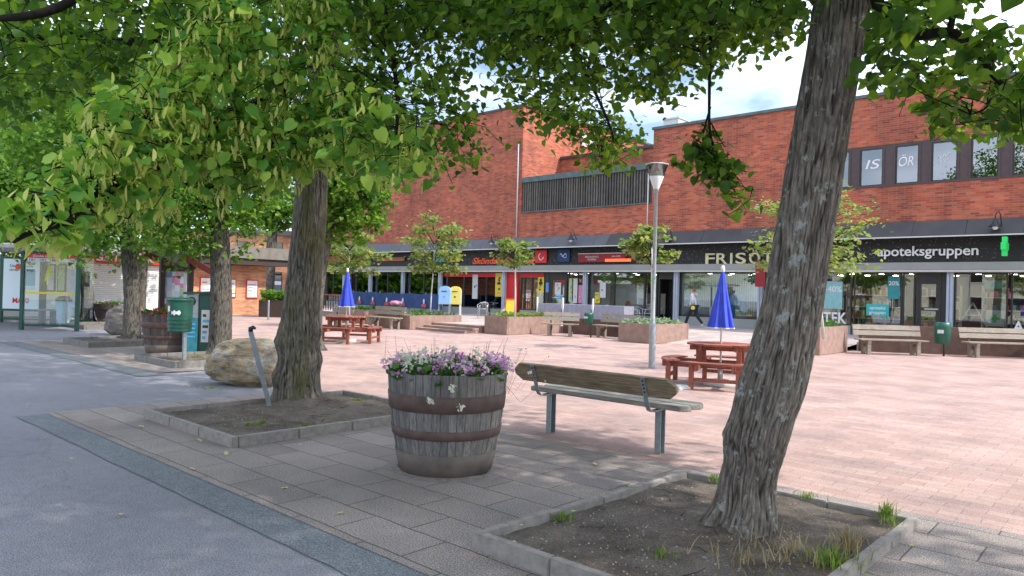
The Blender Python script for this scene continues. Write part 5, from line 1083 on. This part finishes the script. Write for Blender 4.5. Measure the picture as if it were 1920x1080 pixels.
for x0, x1, mt in ((88, 104, 'off_white'), (108, 124, 'paper_green')): MB().box(lx(x0, DB), lx(x1, DB), yb-.05, yb, 1.15, 2.15).build('timetable_case', 'dark_frame', o); MB().box(lx(x0, DB)+.04, lx(x1, DB)-.04, yb-.056, yb-.051, 1.2, 2.1).build('timetable', mt, o)
MB().box(lx(84, DB), lx(175, DB), yb-.004, yb+.004, .2, 2.4).build('glass_wall', 'shelter_glass', o)
MB().box(lx(125, DB), lx(147, DB), yb-.02, yb-.008, .6, 2.0).build('poster_sheet', 'shirt_white', o)
MB().box(lx(76, DB-1), lx(108, DB-1), yb-1.2, yb-.8, .5, .55).build('seat', 'terrace_bench', o)
for x in (80, 101): MB().box(lx(x, DB-1)-.06, lx(x, DB-1)+.06, yb-1.1, yb-.9, 0, .5).build('seat_leg', 'shelter_green', o)
MB().box(lx(-130, DB), lx(175, DB), yb-.03, yb+.03, .1, .16).build('back_rail', 'shelter_green', o)
bg = G(118, 612); o = empty('shelter_bin', bg, 'litter bin with green lid and clear bag in the bus shelter', 'bin')
MB().lathe([(.17, .1), (.21, .3), (.22, .75), (.2, .88)], 16, fn=lambda a, z: 1+.06*math.sin(5*a+z*8)).build('bin_bag', 'mesh_plastic', o); MB().lathe([(.25, .86), (.26, .92), (.16, 1.02), (.001, 1.05)], 16).build('lid', 'bin_green', o); MB().tube([(.3, 0, 0), (.3, 0, 1.0)], .035, 8).build('post', 'galv', o)
# ---------------------------------------------------------------- kiosk buildings on the left
XK = -36.0
def ky(x, y=560): return FX(x, y, XK).y
o = empty('kiosk', (XK, 15, 0), 'low orange brick kiosk with dark flat roof and framed posters', 'building')
y1k = ky(498); y0k = ky(358); z = lambda x, y: FX(x, y, XK).z
def kb(mb, n_, m_, par=None, **k): q = mb.build(n_, m_, par or o, **k); q.location = (0, 0, 0) if par else (-XK, -15, 0); return q
kb(MB().box(XK-9, XK, y0k, y1k, 0, 2.6), 'wall', 'orange_brick')
kb(MB().box(XK-9.6, XK+.9, y0k-.02, y1k+.9, 2.62, 2.95), 'eaves_band', 'post_brown'); kb(MB().box(XK-9.7, XK+1.0, y0k-.02, y1k+1.0, 2.952, 3.55), 'roof', 'weathered_wood')
o2 = empty('shutter_kiosk', (XK, 10, 0), 'closed kiosk with white roller shutter under a red sign band', 'building')
ya = ky(150); s_ = MB()
for k in range(26): zz = .1+k*.088; s_.add([(XK, ya, zz), (XK, y0k-.06, zz), (XK, y0k-.06, zz+.083), (XK, ya, zz+.083), (XK+.03, ya, zz+.02), (XK+.03, y0k-.06, zz+.02), (XK+.03, y0k-.06, zz+.065), (XK+.03, ya, zz+.065)], [(0, 1, 5, 4), (4, 5, 6, 7), (7, 6, 2, 3)])
q = s_.build('roller_shutter', 'white_paint', o2); q.location = (-XK, -10, 0)
for n_, m_, b_ in (('wall', 'off_white', MB().box(XK-9, XK-.05, ya-7, y0k-.03, 0, 2.6)), ('sign_band', 'sign_red', MB().box(XK-.5, XK+.25, ya-.5, y0k-.03, 2.42, 2.95)), ('roof', 'roof_dark', MB().box(XK-9, XK+.2, ya-7, y0k-.03, 2.96, 3.15)), ('shutter_post', 'dark_frame', MB().box(XK-.04, XK+.06, y0k-.05, y0k-.002, 0, 2.42))):
    q = b_.build(n_, m_, o2); q.location = (-XK, -10, 0)
text('lettering', 'GATUKÖK', .42, 'white_paint', (.27, ky(170)-10, 2.52), (PI/2, 0, PI/2), o2, width=2.6, off=.01)
for i, (p0, p1, q0, q1, lb) in enumerate(((374, 400, 520, 557, 'framed white poster left of the third trunk on the brick kiosk'), (432, 443, 523, 558, 'framed poster with yellow top on the brick kiosk'), (461, 484, 525, 559, 'framed menu poster nearest the right corner of the brick kiosk'))):
    a = FX(p0, q1, XK+.03); b = FX(p1, q0, XK+.03); e = empty('framed_poster', (XK+.02, (a.y+b.y)/2, a.z), lb, 'poster'); w_ = (b.y-a.y)/2; h = b.z-a.z
    MB().box(0, .03, -w_, w_, 0, h).build('frame', 'sign_red', e); MB().box(.031, .036, -w_+.05, w_-.05, .05, h-.05).build('sheet', 'white_paint', e)
    for k in range(4): MB().box(.037, .04, -w_*.7, w_*rnd.uniform(0, .7), h*(.2+.17*k), h*(.2+.17*k)+h*.06).build('print', rnd.choice(['yellow', 'orange_red', 'grey_cloth', 'pink']), e)
# far building with orange brick and dark window strip
fb = W(505, 555, 62); o = empty('apartment_block', (fb.x, fb.y, 0), 'far pale orange brick block with a narrow dark window strip', 'building', yaw)
MB().box(-11, 9, 0, 10, 0, 5.9).build('wall', 'orange_brick', o); MB().box(-11.2, 9.2, -.2, 10.2, 5.9, 6.3).build('roof', 'roof_dark', o)
for xx in (-6, -2.4, .6, 4.0):
    for z0 in (.9, 3.4): q = MB().box(xx-.45, xx+.45, -.05, -.005, z0, z0+1.9).build('window', 'dark_frame', o); MB().box(xx-.4, xx+.4, -.06, -.051, z0+.05, z0+1.85).build('pane', 'upper_glass', q); MB().box(xx-.4, xx+.4, -.068, -.061, z0+.8, z0+1.1).build('window_rail', 'white_paint', q)
# brown planter box with hedge
hb = G(518, 595); o = empty('hedge_planter', hb, 'brown planter box with a clipped green hedge beside the kiosk', 'planter', yaw)
MB().box(-.9, 1.6, 0, .8, 0, .85).build('planter_box', 'post_brown', o); P = np.stack([nr.uniform(-.9, 1.6, 1600), nr.uniform(0, .8, 1600), .8+nr.rand(1600)*.55], 1); V, Fc = leaf_cards(P, .12, 0); arr_mesh('hedge_leaves', V, Fc, 'far_leaf', o)
o = empty('bollard', G(503, 600), 'thin grey bollard at the corner of the brick kiosk', 'bollard'); MB().lathe([(.045, 0), (.045, .85), (.03, .9), (.001, .91)], 12).build('bollard_body', 'galv', o)
# building across the street behind the viewer (seen in the panes)
o = empty('street_building', (-6, -34, 0), 'cream rendered building across the street seen only in reflections', 'building'); MB().box(-30, 26, -8, 0, 0, 6.5).build('wall', 'cream_render', o); MB().box(-31, 27, -9, .6, 6.5, 7.1).build('roof', 'roof_dark', o)
for k in range(14):
    for z0 in (1, 4): xx = -27+k*4; q = MB().box(xx, xx+1.4, .005, .06, z0, z0+1.5).build('window', 'white_paint', o); MB().box(xx+.08, xx+1.32, .061, .07, z0+.08, z0+1.42).build('pane', 'upper_glass', q)
P = np.stack([nr.uniform(-230, -98, 26000), nr.uniform(-52, -40, 26000), .4+9*nr.rand(26000)**.9], 1)  # leaf belt added out of view to darken the restaurant window reflections
P[:, 2] *= .75+.25*np.sin(P[:, 0]*.23)+.15*np.sin(P[:, 0]*.61)
V, Fc = leaf_cards(P, 1.1, 0); arr_mesh('reflection_belt', V, Fc, 'far_leaf', kind='stuff', label='unseen belt of leaves added to darken the reflections in the restaurant panes', cat='wood')
# ================================================================ trees
def smooth_path(pts, n):
    P = [Vector(p[:3]) for p in pts]; R = [p[3] for p in pts]; out_ = []
    m_ = len(P)-1
    for k in range(n):
        t = k/(n-1)*m_; i = min(int(t), m_-1); f = t-i
        p0, p1, p2, p3 = P[max(i-1, 0)], P[i], P[i+1], P[min(i+2, m_)]
        q = .5*((2*p1)+(p2-p0)*f+(2*p0-5*p1+4*p2-p3)*f*f+(3*p1-p0-3*p2+p3)*f**3)
        r0, r1, r2, r3_ = R[max(i-1, 0)], R[i], R[i+1], R[min(i+2, m_)]
        r = .5*((2*r1)+(r2-r0)*f+(2*r0-5*r1+4*r2-r3_)*f*f+(3*r1-r0-3*r2+r3_)*f**3); out_.append((q, r))
    return out_
def trunk_mesh(parent, path, mat, nseg=96, nring=260, amp=.014, flare=None, burls=(), seed=0, twist=.4, top_open=True):
    rings = smooth_path(path, nring); vs_ = []; at = []
    zb = rings[0][0].z
    for k, (c, r) in enumerate(rings):
        for j in range(nseg):
            a = 2*PI*j/nseg; h = c.z-zb
            fl = 0
            if flare and h < flare[0]: u = 1-h/flare[0]; fl = flare[1]*u*u*(1+.6*math.sin(3*a+seed)+.35*math.sin(5*a+2*seed+1))
            aa = a+twist*h+.12*noise.noise(Vector((seed, h*1.5, math.sin(a))))
            cx_, sy_ = math.cos(aa)*r*50, math.sin(aa)*r*50
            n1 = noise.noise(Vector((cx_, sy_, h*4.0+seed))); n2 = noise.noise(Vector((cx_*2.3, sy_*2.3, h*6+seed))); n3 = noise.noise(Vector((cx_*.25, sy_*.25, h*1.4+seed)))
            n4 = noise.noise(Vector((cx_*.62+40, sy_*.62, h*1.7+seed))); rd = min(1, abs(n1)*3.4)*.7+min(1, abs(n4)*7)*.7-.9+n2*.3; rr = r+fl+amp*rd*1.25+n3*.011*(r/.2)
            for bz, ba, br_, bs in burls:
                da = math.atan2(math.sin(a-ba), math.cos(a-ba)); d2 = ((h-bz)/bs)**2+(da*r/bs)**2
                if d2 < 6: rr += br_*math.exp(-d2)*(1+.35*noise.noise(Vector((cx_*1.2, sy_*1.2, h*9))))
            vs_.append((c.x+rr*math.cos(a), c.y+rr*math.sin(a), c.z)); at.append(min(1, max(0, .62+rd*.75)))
    Fc = [(k*nseg+j, k*nseg+(j+1) % nseg, (k+1)*nseg+(j+1) % nseg, (k+1)*nseg+j) for k in range(nring-1) for j in range(nseg)]
    o = arr_mesh('trunk', np.array(vs_)-np.array(parent.location), Fc, mat, parent, smooth=True)
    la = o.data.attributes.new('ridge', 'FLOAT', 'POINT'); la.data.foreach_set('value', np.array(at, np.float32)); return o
def tree(loc, label): return empty('lime_tree', loc, label, 'tree', group='lime trees along the paving')
bpy.context.view_layer.update()
class Crown:
    def __init__(s): s.L = []; s.B = MB(); s.S = []; s.pts = []; s.BR = []
def limb(cr, pts, r0, r1, n=8):
    sp = smooth_path([(*p, 1) for p in pts], 5*len(pts)); P = [q for q, _ in sp]; branch_tube(cr.B, P, r0, r1, n); cr.pts += P
def twig(cr, a, b, r=.006):
    m = (Vector(a)+Vector(b))/2+Vector((rnd.uniform(-.05, .05), rnd.uniform(-.05, .05), rnd.uniform(0, .08))); branch_tube(cr.B, [a, m, b], r, .002, 5)
def fill_px(cr, poly, dfun, nclump, nleaf, size, sig0=.13, bract=0, edge=0, tw=.7):
    xs = [p[0] for p in poly]; ys = [p[1] for p in poly]; k = 0; tries = 0
    while k < nclump and tries < nclump*60:
        tries += 1; x = rnd.uniform(min(xs), max(xs)); y = rnd.uniform(min(ys), max(ys))
        if not inpoly(x, y, poly): continue
        d = dfun(x, y); c = W(x, y, d); k += 1
        if c.z < 1.0: continue
        n = max(3, int(nleaf*rnd.uniform(.6, 1.4)))
        sig = sig0*min(1.15, d/4.6)
        dr = Vector((rnd.uniform(-1, 1), rnd.uniform(-1, 1), rnd.uniform(-.8, .1))).normalized()*sig*2.2
        t = nr.rand(n); P = np.array(c)+np.outer(t-.5, np.array(dr))+nr.randn(n, 3)*sig*.45
        cr.L.append((P, size))
        twig(cr, c-dr*.6, c+dr*.5, .004)
        if cr.pts and rnd.random() < tw*.6:
            q = min(cr.pts, key=lambda p: (p-c).length_squared)
            if (q-c).length < .85: twig(cr, q, c-dr*.5, .005)
        if bract:
            nb = nr.poisson(bract)
            if nb: BP = np.array(c)+np.outer(nr.rand(nb)-.5, np.array(dr))+nr.randn(nb, 3)*sig*.5; cr.BR.append(BP)
def inframe(p, m=60):
    x, y, k = proj(p); return k > .2 and -m < x < 1920+m and -m < y < 1080+m
def fill_off(cr, c, rx, rz, ncl, nleaf, size, tzmin=2.6):
    k = 0; tries = 0
    while k < ncl and tries < ncl*20:
        tries += 1
        v = Vector((rnd.gauss(0, 1), rnd.gauss(0, 1), rnd.gauss(0, 1))).normalized()*(rnd.random()**.4); p = Vector(c)+Vector((v.x*rx, v.y*rx, v.z*rz))
        if p.z < tzmin or inframe(p, 90) or (p-CP).length < 1.5: continue
        k += 1; cr.L.append((np.array(p)+nr.randn(nleaf, 3)*.25, size))
def finish(cr, root, mat, bmat='bark_far'):
    lo = np.array(root.location)
    V, Fc = join_arr([leaf_cards(P-lo, s) for P, s in cr.L]); arr_mesh('crown', V, Fc, mat, root)
    if cr.B.v:
        cr.B.v = [tuple(np.array(v)-lo) for v in cr.B.v]; cr.B.build('branches', bmat, root, recalc=False)
    if cr.BR:
        P = np.concatenate(cr.BR)-lo; L_ = [strip_cards(P+nr.randn(len(P), 3)*.025, .075, .021) for _ in range(2)]; V, Fc = join_arr(L_); arr_mesh('bracts', V, Fc, 'bract', root)
        P2 = np.repeat(P, 7, 0)+nr.randn(len(P)*7, 3)*.014+np.array([0, 0, -.06]); V, Fc = leaf_cards(P2, .011, 0, flip=2); arr_mesh('blossom', V, Fc, 'bract', root, kind='stuff')
# ---- near leaning tree
DR = 4.82
prof = [(1000, 1333, 1436), (950, 1347, 1447), (900, 1352, 1452), (860, 1360, 1462), (820, 1360, 1474), (780, 1373, 1487), (730, 1386, 1506), (680, 1402, 1518), (640, 1416, 1526), (560, 1437, 1539), (480, 1450, 1551), (390, 1465, 1566), (290, 1482, 1581), (190, 1499, 1597), (90, 1516, 1613), (0, 1530, 1629), (-120, 1552, 1650)]
path = []
for i, (y, a, b) in enumerate(prof): c = W((a+b)/2, y, DR); path.append((c.x, c.y, c.z, (b-a)/2*DR/F_PX*1.0))
c = path[-1]; path.append((c[0]+.15, c[1]+.1, 5.6, .12)); path.append((c[0]+.1, c[1]+.3, 7.5, .08))
tR = tree((path[0][0], path[0][1], 0), 'leaning lime trunk with grey lichen patches in the nearest bed')
path[0] = (path[0][0], path[0][1], .04, path[0][3])
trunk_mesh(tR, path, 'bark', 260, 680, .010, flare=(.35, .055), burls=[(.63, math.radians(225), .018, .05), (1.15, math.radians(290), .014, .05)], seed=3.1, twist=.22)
cR = Crown(); top = Vector(path[-3][:3])
limb(cR, [top, W(1450, -90, 4.9), W(1340, -40, 5.0), W(1200, -30, 5.2), W(1060, 60, 5.6), W(960, 60, 6)], .06, .015)
limb(cR, [W(1060, 60, 5.6), W(1110, 160, 6.2), W(1150, 260, 7), W(1130, 300, 7.4)], .02, .006)
limb(cR, [W(1200, -30, 5.2), W(1290, 60, 5.8), W(1240, 150, 6.2)], .02, .006)
limb(cR, [W(1340, -40, 5.0), W(1333, 60, 5), W(1330, 180, 5.0), W(1332, 250, 5.1), W(1350, 310, 5.2), W(1382, 365, 5.3)], .016, .004, 6)
limb(cR, [W(1332, 200, 5.05), W(1318, 260, 5.1), W(1322, 330, 5.15)], .008, .003, 5); limb(cR, [W(1333, 230, 5.05), W(1355, 270, 5.1), W(1362, 275, 5.1)], .006, .002, 5)
limb(cR, [Vector(path[-2][:3]), W(1640, -60, 4.6), W(1668, 20, 4.4), W(1715, 65, 4.2), W(1780, 60, 4.1), W(1830, 95, 4), W(1870, 150, 4), W(1915, 175, 4)], .045, .01)
limb(cR, [W(1780, 60, 4.1), W(1800, -10, 4.1), W(1840, -60, 4.1)], .02, .01); limb(cR, [W(1870, 150, 4), W(1850, 200, 4.3), W(1820, 215, 4.4)], .01, .004)
limb(cR, [W(1870, 150, 4), W(1890, 200, 4.3), W(1925, 240, 4.4)], .01, .004)
TOPR = [(930, -40), (1500, -40), (1470, 40), (1430, 90), (1385, 75), (1335, 130), (1290, 140), (1240, 178), (1190, 178), (1130, 160), (1080, 190), (1040, 205), (990, 195), (950, 165), (930, 110)]
fill_px(cR, TOPR, lambda x, y: rnd.uniform(4.6, 8.0), 260, 21, .063, .15)
fill_px(cR, [(930, -60), (1560, -60), (1500, 40), (1300, 60), (930, 60)], lambda x, y: rnd.uniform(4.2, 7.0), 130, 24, .066, .16)
fill_px(cR, [(1000, 190), (1090, 200), (1170, 240), (1200, 275), (1175, 305), (1150, 318), (1115, 305), (1075, 270), (1040, 235), (985, 215)], lambda x, y: rnd.uniform(6.6, 8.2), 60, 13, .066, .14)
fill_px(cR, [(1290, 262), (1330, 235), (1348, 290), (1392, 350), (1392, 385), (1345, 355), (1300, 320), (1287, 290)], lambda x, y: rnd.uniform(5.0, 5.4), 38, 10, .062, .09, tw=.9)
fill_px(cR, [(1590, -60), (1810, -60), (1825, 30), (1760, 120), (1720, 190), (1660, 195), (1622, 150), (1608, 60)], lambda x, y: rnd.uniform(3.7, 5.6), 42, 13, .078, .12)
fill_px(cR, [(1740, 225), (1760, 200), (1700, 150), (1760, 70), (1850, 30), (1900, 60), (1960, 100), (1960, 270), (1890, 235), (1800, 240)], lambda x, y: rnd.uniform(3.8, 5.6), 46, 13, .075, .12)
fill_px(cR, [(1740, 240), (1800, 205), (1950, 215), (1950, 270), (1860, 245), (1790, 252)], lambda x, y: rnd.uniform(4.6, 6.2), 22, 12, .06, .10)
fill_off(cR, (-1.2, 5.2, 7.4), 4.2, 4.2, 820, 26, .13)
finish(cR, tR, 'lime_leaf')
# ---- mossy tree with the long flowering branch
DL = 9.45
prof = [(768, 520, 598), (740, 516, 600), (700, 520, 598), (650, 528, 598), (600, 534, 598), (560, 534, 600), (500, 541, 603), (440, 549, 608), (380, 553, 612), (300, 560, 616), (220, 572, 624), (120, 585, 636), (20, 588, 636), (-100, 590, 630)]
path = []
for y, a, b in prof: c = W((a+b)/2, y, DL); path.append((c.x, c.y, c.z, (b-a)/2*DL/F_PX))
c = path[-1]; path.append((c[0]+.1, c[1], 8.0, .1))
tL = tree((path[0][0], path[0][1], 0), 'mossy upright lime trunk with knobbly burls near its foot'); path[0] = (*path[0][:2], .06, path[0][3]*1.05)
va = math.atan2(-A_.y, -A_.x)  # towards the viewer
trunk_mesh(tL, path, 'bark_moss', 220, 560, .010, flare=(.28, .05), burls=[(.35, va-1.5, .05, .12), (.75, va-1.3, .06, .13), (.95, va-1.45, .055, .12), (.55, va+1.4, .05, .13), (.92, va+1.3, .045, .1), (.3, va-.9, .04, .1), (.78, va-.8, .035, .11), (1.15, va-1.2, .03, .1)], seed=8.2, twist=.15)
cL = Crown(); T_ = lambda y: Vector(next(p for p in path if p[2] > y)[:3])
limb(cL, [T_(4.0), W(600, 60, 8.2), W(540, 150, 6.6), W(450, 215, 5.4), W(330, 285, 4.5), W(235, 345, 4.0), W(150, 405, 3.5), W(60, 435, 3.1), W(25, 455, 3.0)], .07, .005)
limb(cL, [W(450, 215, 5.4), W(400, 120, 5.0), W(370, 60, 4.8)], .02, .006); limb(cL, [W(330, 285, 4.5), W(270, 250, 4.3), W(200, 235, 4.0), W(165, 245, 3.9)], .012, .004)
limb(cL, [W(330, 285, 4.5), W(300, 330, 4.5), W(270, 370, 4.3), W(240, 410, 4.2)], .012, .004); limb(cL, [W(540, 150, 6.6), W(520, 240, 5.2), W(480, 320, 4.9)], .015, .004)
limb(cL, [T_(4.6), W(700, -30, 8), W(725, 40, 6.5), W(740, 130, 5.6), W(745, 200, 5.2), W(740, 290, 5.0)], .04, .005, 7)
limb(cL, [T_(5), W(720, -80, 8), W(850, 20, 7), W(930, 90, 7), W(1000, 170, 7.2)], .06, .01)
limb(cL, [T_(4.4), W(470, -60, 8), W(300, 70, 7), W(120, 66, 6.5), W(-60, 80, 6)], .06, .03)
limb(cL, [T_(5), W(300, -90, 6), W(120, 10, 4.6), W(0, 35, 4.4)], .05, .02)
FB = [(655, 0), (560, -40), (400, 0), (345, 60), (300, 90), (310, 135), (250, 165), (165, 205), (150, 250), (190, 270), (120, 310), (110, 360), (60, 385), (5, 410), (0, 445), (60, 448), (130, 430), (220, 415), (300, 380), (330, 335), (400, 345), (440, 370), (470, 350), (540, 345), (610, 305), (640, 200)]
fdep = lambda x, y: 3.0+max(0, min(600, x))/600*2.0+rnd.uniform(-.12, .75)
fill_px(cL, FB, fdep, 370, 11, .074, .10, bract=3.2)
fill_px(cL, [(600, 180), (700, 150), (770, 200), (800, 260), (800, 330), (745, 345), (700, 320), (650, 345), (600, 300)], lambda x, y: rnd.uniform(4.4, 6.5), 60, 12, .08, .12, bract=1.8)
C2 = Crown(); C2.pts = cL.pts
TOPL = [(630, -40), (960, -40), (960, 130), (930, 140), (900, 110), (865, 130), (870, 200), (920, 225), (930, 275), (900, 300), (850, 295), (815, 320), (790, 290), (740, 310), (640, 290)]
fill_px(C2, TOPL, lambda x, y: rnd.uniform(5.0, 8.5), 165, 19, .064, .15, bract=0)
fill_px(C2, [(-60, -60), (600, -60), (480, 20), (330, 90), (240, 160), (130, 200), (-60, 200)], lambda x, y: rnd.uniform(4.6, 8), 260, 22, .068, .17)
fill_px(C2, [(560, -60), (960, -60), (960, 60), (640, 60)], lambda x, y: rnd.uniform(5, 8), 70, 20, .078, .16)
fill_off(C2, (-7.6, 4.6, 7.6), 4.6, 4.0, 950, 26, .13)
finish(cL, tL, 'lime_leaf_lit'); 
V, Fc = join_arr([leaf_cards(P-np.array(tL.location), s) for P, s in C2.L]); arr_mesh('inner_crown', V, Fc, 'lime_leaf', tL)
C2.B.v = [tuple(np.array(v)-np.array(tL.location)) for v in C2.B.v]; C2.B.build('branches', 'bark_far', tL, recalc=False, kind='stuff')
# ---- generic crowns
def far_tree(bpx, bpy_, wpx, crown, label, nleaf, size, mat='far_leaf', lean=0, yb=0, dep=None, seed=0, burl=()):
    b = G(bpx, bpy_) if dep is None else W(bpx, bpy_, dep); b.z = 0; dp = (b-CP).dot(FW); s = dp/F_PX; r = wpx*s/2
    t = tree((b.x, b.y, 0), label); cx_, cy_, rx, rz = crown; c = W(cx_, cy_, dp); c.z = max(c.z, rz*s*.9+1.6); rx *= s; rz *= s
    pth = [(b.x, b.y, 0, r*1.25), (b.x, b.y, .35, r*1.02), (b.x+(c.x-b.x)*.1, b.y, 1.3, r*.95), (b.x+(c.x-b.x)*.3, b.y+(c.y-b.y)*.3, 2.6, r*.85), (c.x, c.y, c.z, r*.5), (c.x, c.y, c.z+rz*.7, r*.2)]
    trunk_mesh(t, pth, 'bark_far', 64, 160, .008, flare=(.3, .05), seed=seed, burls=burl)
    cr = Crown(); ncl = int(nleaf/26)
    lob = [(Vector((rnd.gauss(0, 1), rnd.gauss(0, 1), rnd.gauss(0, .9))).normalized(), rnd.uniform(.75, 1.12)) for _ in range(16)]
    for k in range(ncl):
        v = Vector((rnd.gauss(0, 1), rnd.gauss(0, 1), rnd.gauss(0, 1))).normalized(); l_ = max(lob, key=lambda q: q[0].dot(v)); k_ = l_[1]*(.78+.25*max(0, l_[0].dot(v))**3); rr = rnd.random()**.35*k_
        p = Vector((c.x+v.x*rx*rr, c.y+v.y*rx*rr, c.z+v.z*rz*rr))
        if p.z < 1.9: continue
        cr.L.append((np.array(p)+nr.randn(26, 3)*rx*.085*np.array([1, 1, .7]), size))
        if k % 9 == 0: branch_tube(cr.B, [Vector((c.x, c.y, max(2.2, c.z-rz*.6+rnd.uniform(0, rz*.6)))), (p+c)/2+Vector((0, 0, -.1)), p], .03, .006, 5)
    finish(cr, t, mat)
far_tree(412, 668, 40, (400, 270, 165, 260), 'lime tree behind the ochre boulder and newspaper box', 17000, .10, seed=1.2)
far_tree(246, 640, 30, (215, 270, 190, 235), 'dark lime tree in front of the grey boulder', 19000, .12, seed=2.2)
far_tree(163, 604, 22, (90, 320, 175, 190), 'lime tree just right of the bus shelter', 13000, .15, seed=3.3)
far_tree(263, 598, 18, (280, 340, 120, 140), 'far lime tree in front of the white roller shutter', 7000, .18, seed=4.3)
far_tree(580, 656, 44, (640, 300, 112, 190), 'lime tree hidden behind the mossy trunk with bright crown', 12000, .11, seed=5.3)
far_tree(-30, 600, 30, (-20, 330, 180, 190), 'lime tree beyond the left edge behind the bus shelter', 9000, .17, seed=6.3)
far_tree(500, 560, 26, (515, 395, 50, 48), 'small distant tree between the kiosk roof and the far block', 3500, .22, dep=52, seed=7.3)
# ---- tree just outside the frame on the right, whose shade falls on the near bed
tX = tree((4.2, 4.4, 0), 'lime tree standing just outside the right edge of the view')
trunk_mesh(tX, [(4.2, 4.4, 0, .22), (4.2, 4.4, 1.5, .2), (4.1, 4.5, 3.5, .17), (4.1, 4.5, 8, .08)], 'bark_far', 30, 50, .012, seed=9)
cX = Crown(); fill_off(cX, (4.1, 3.6, 6.6), 4.0, 3.6, 650, 26, .13); finish(cX, tX, 'far_leaf')
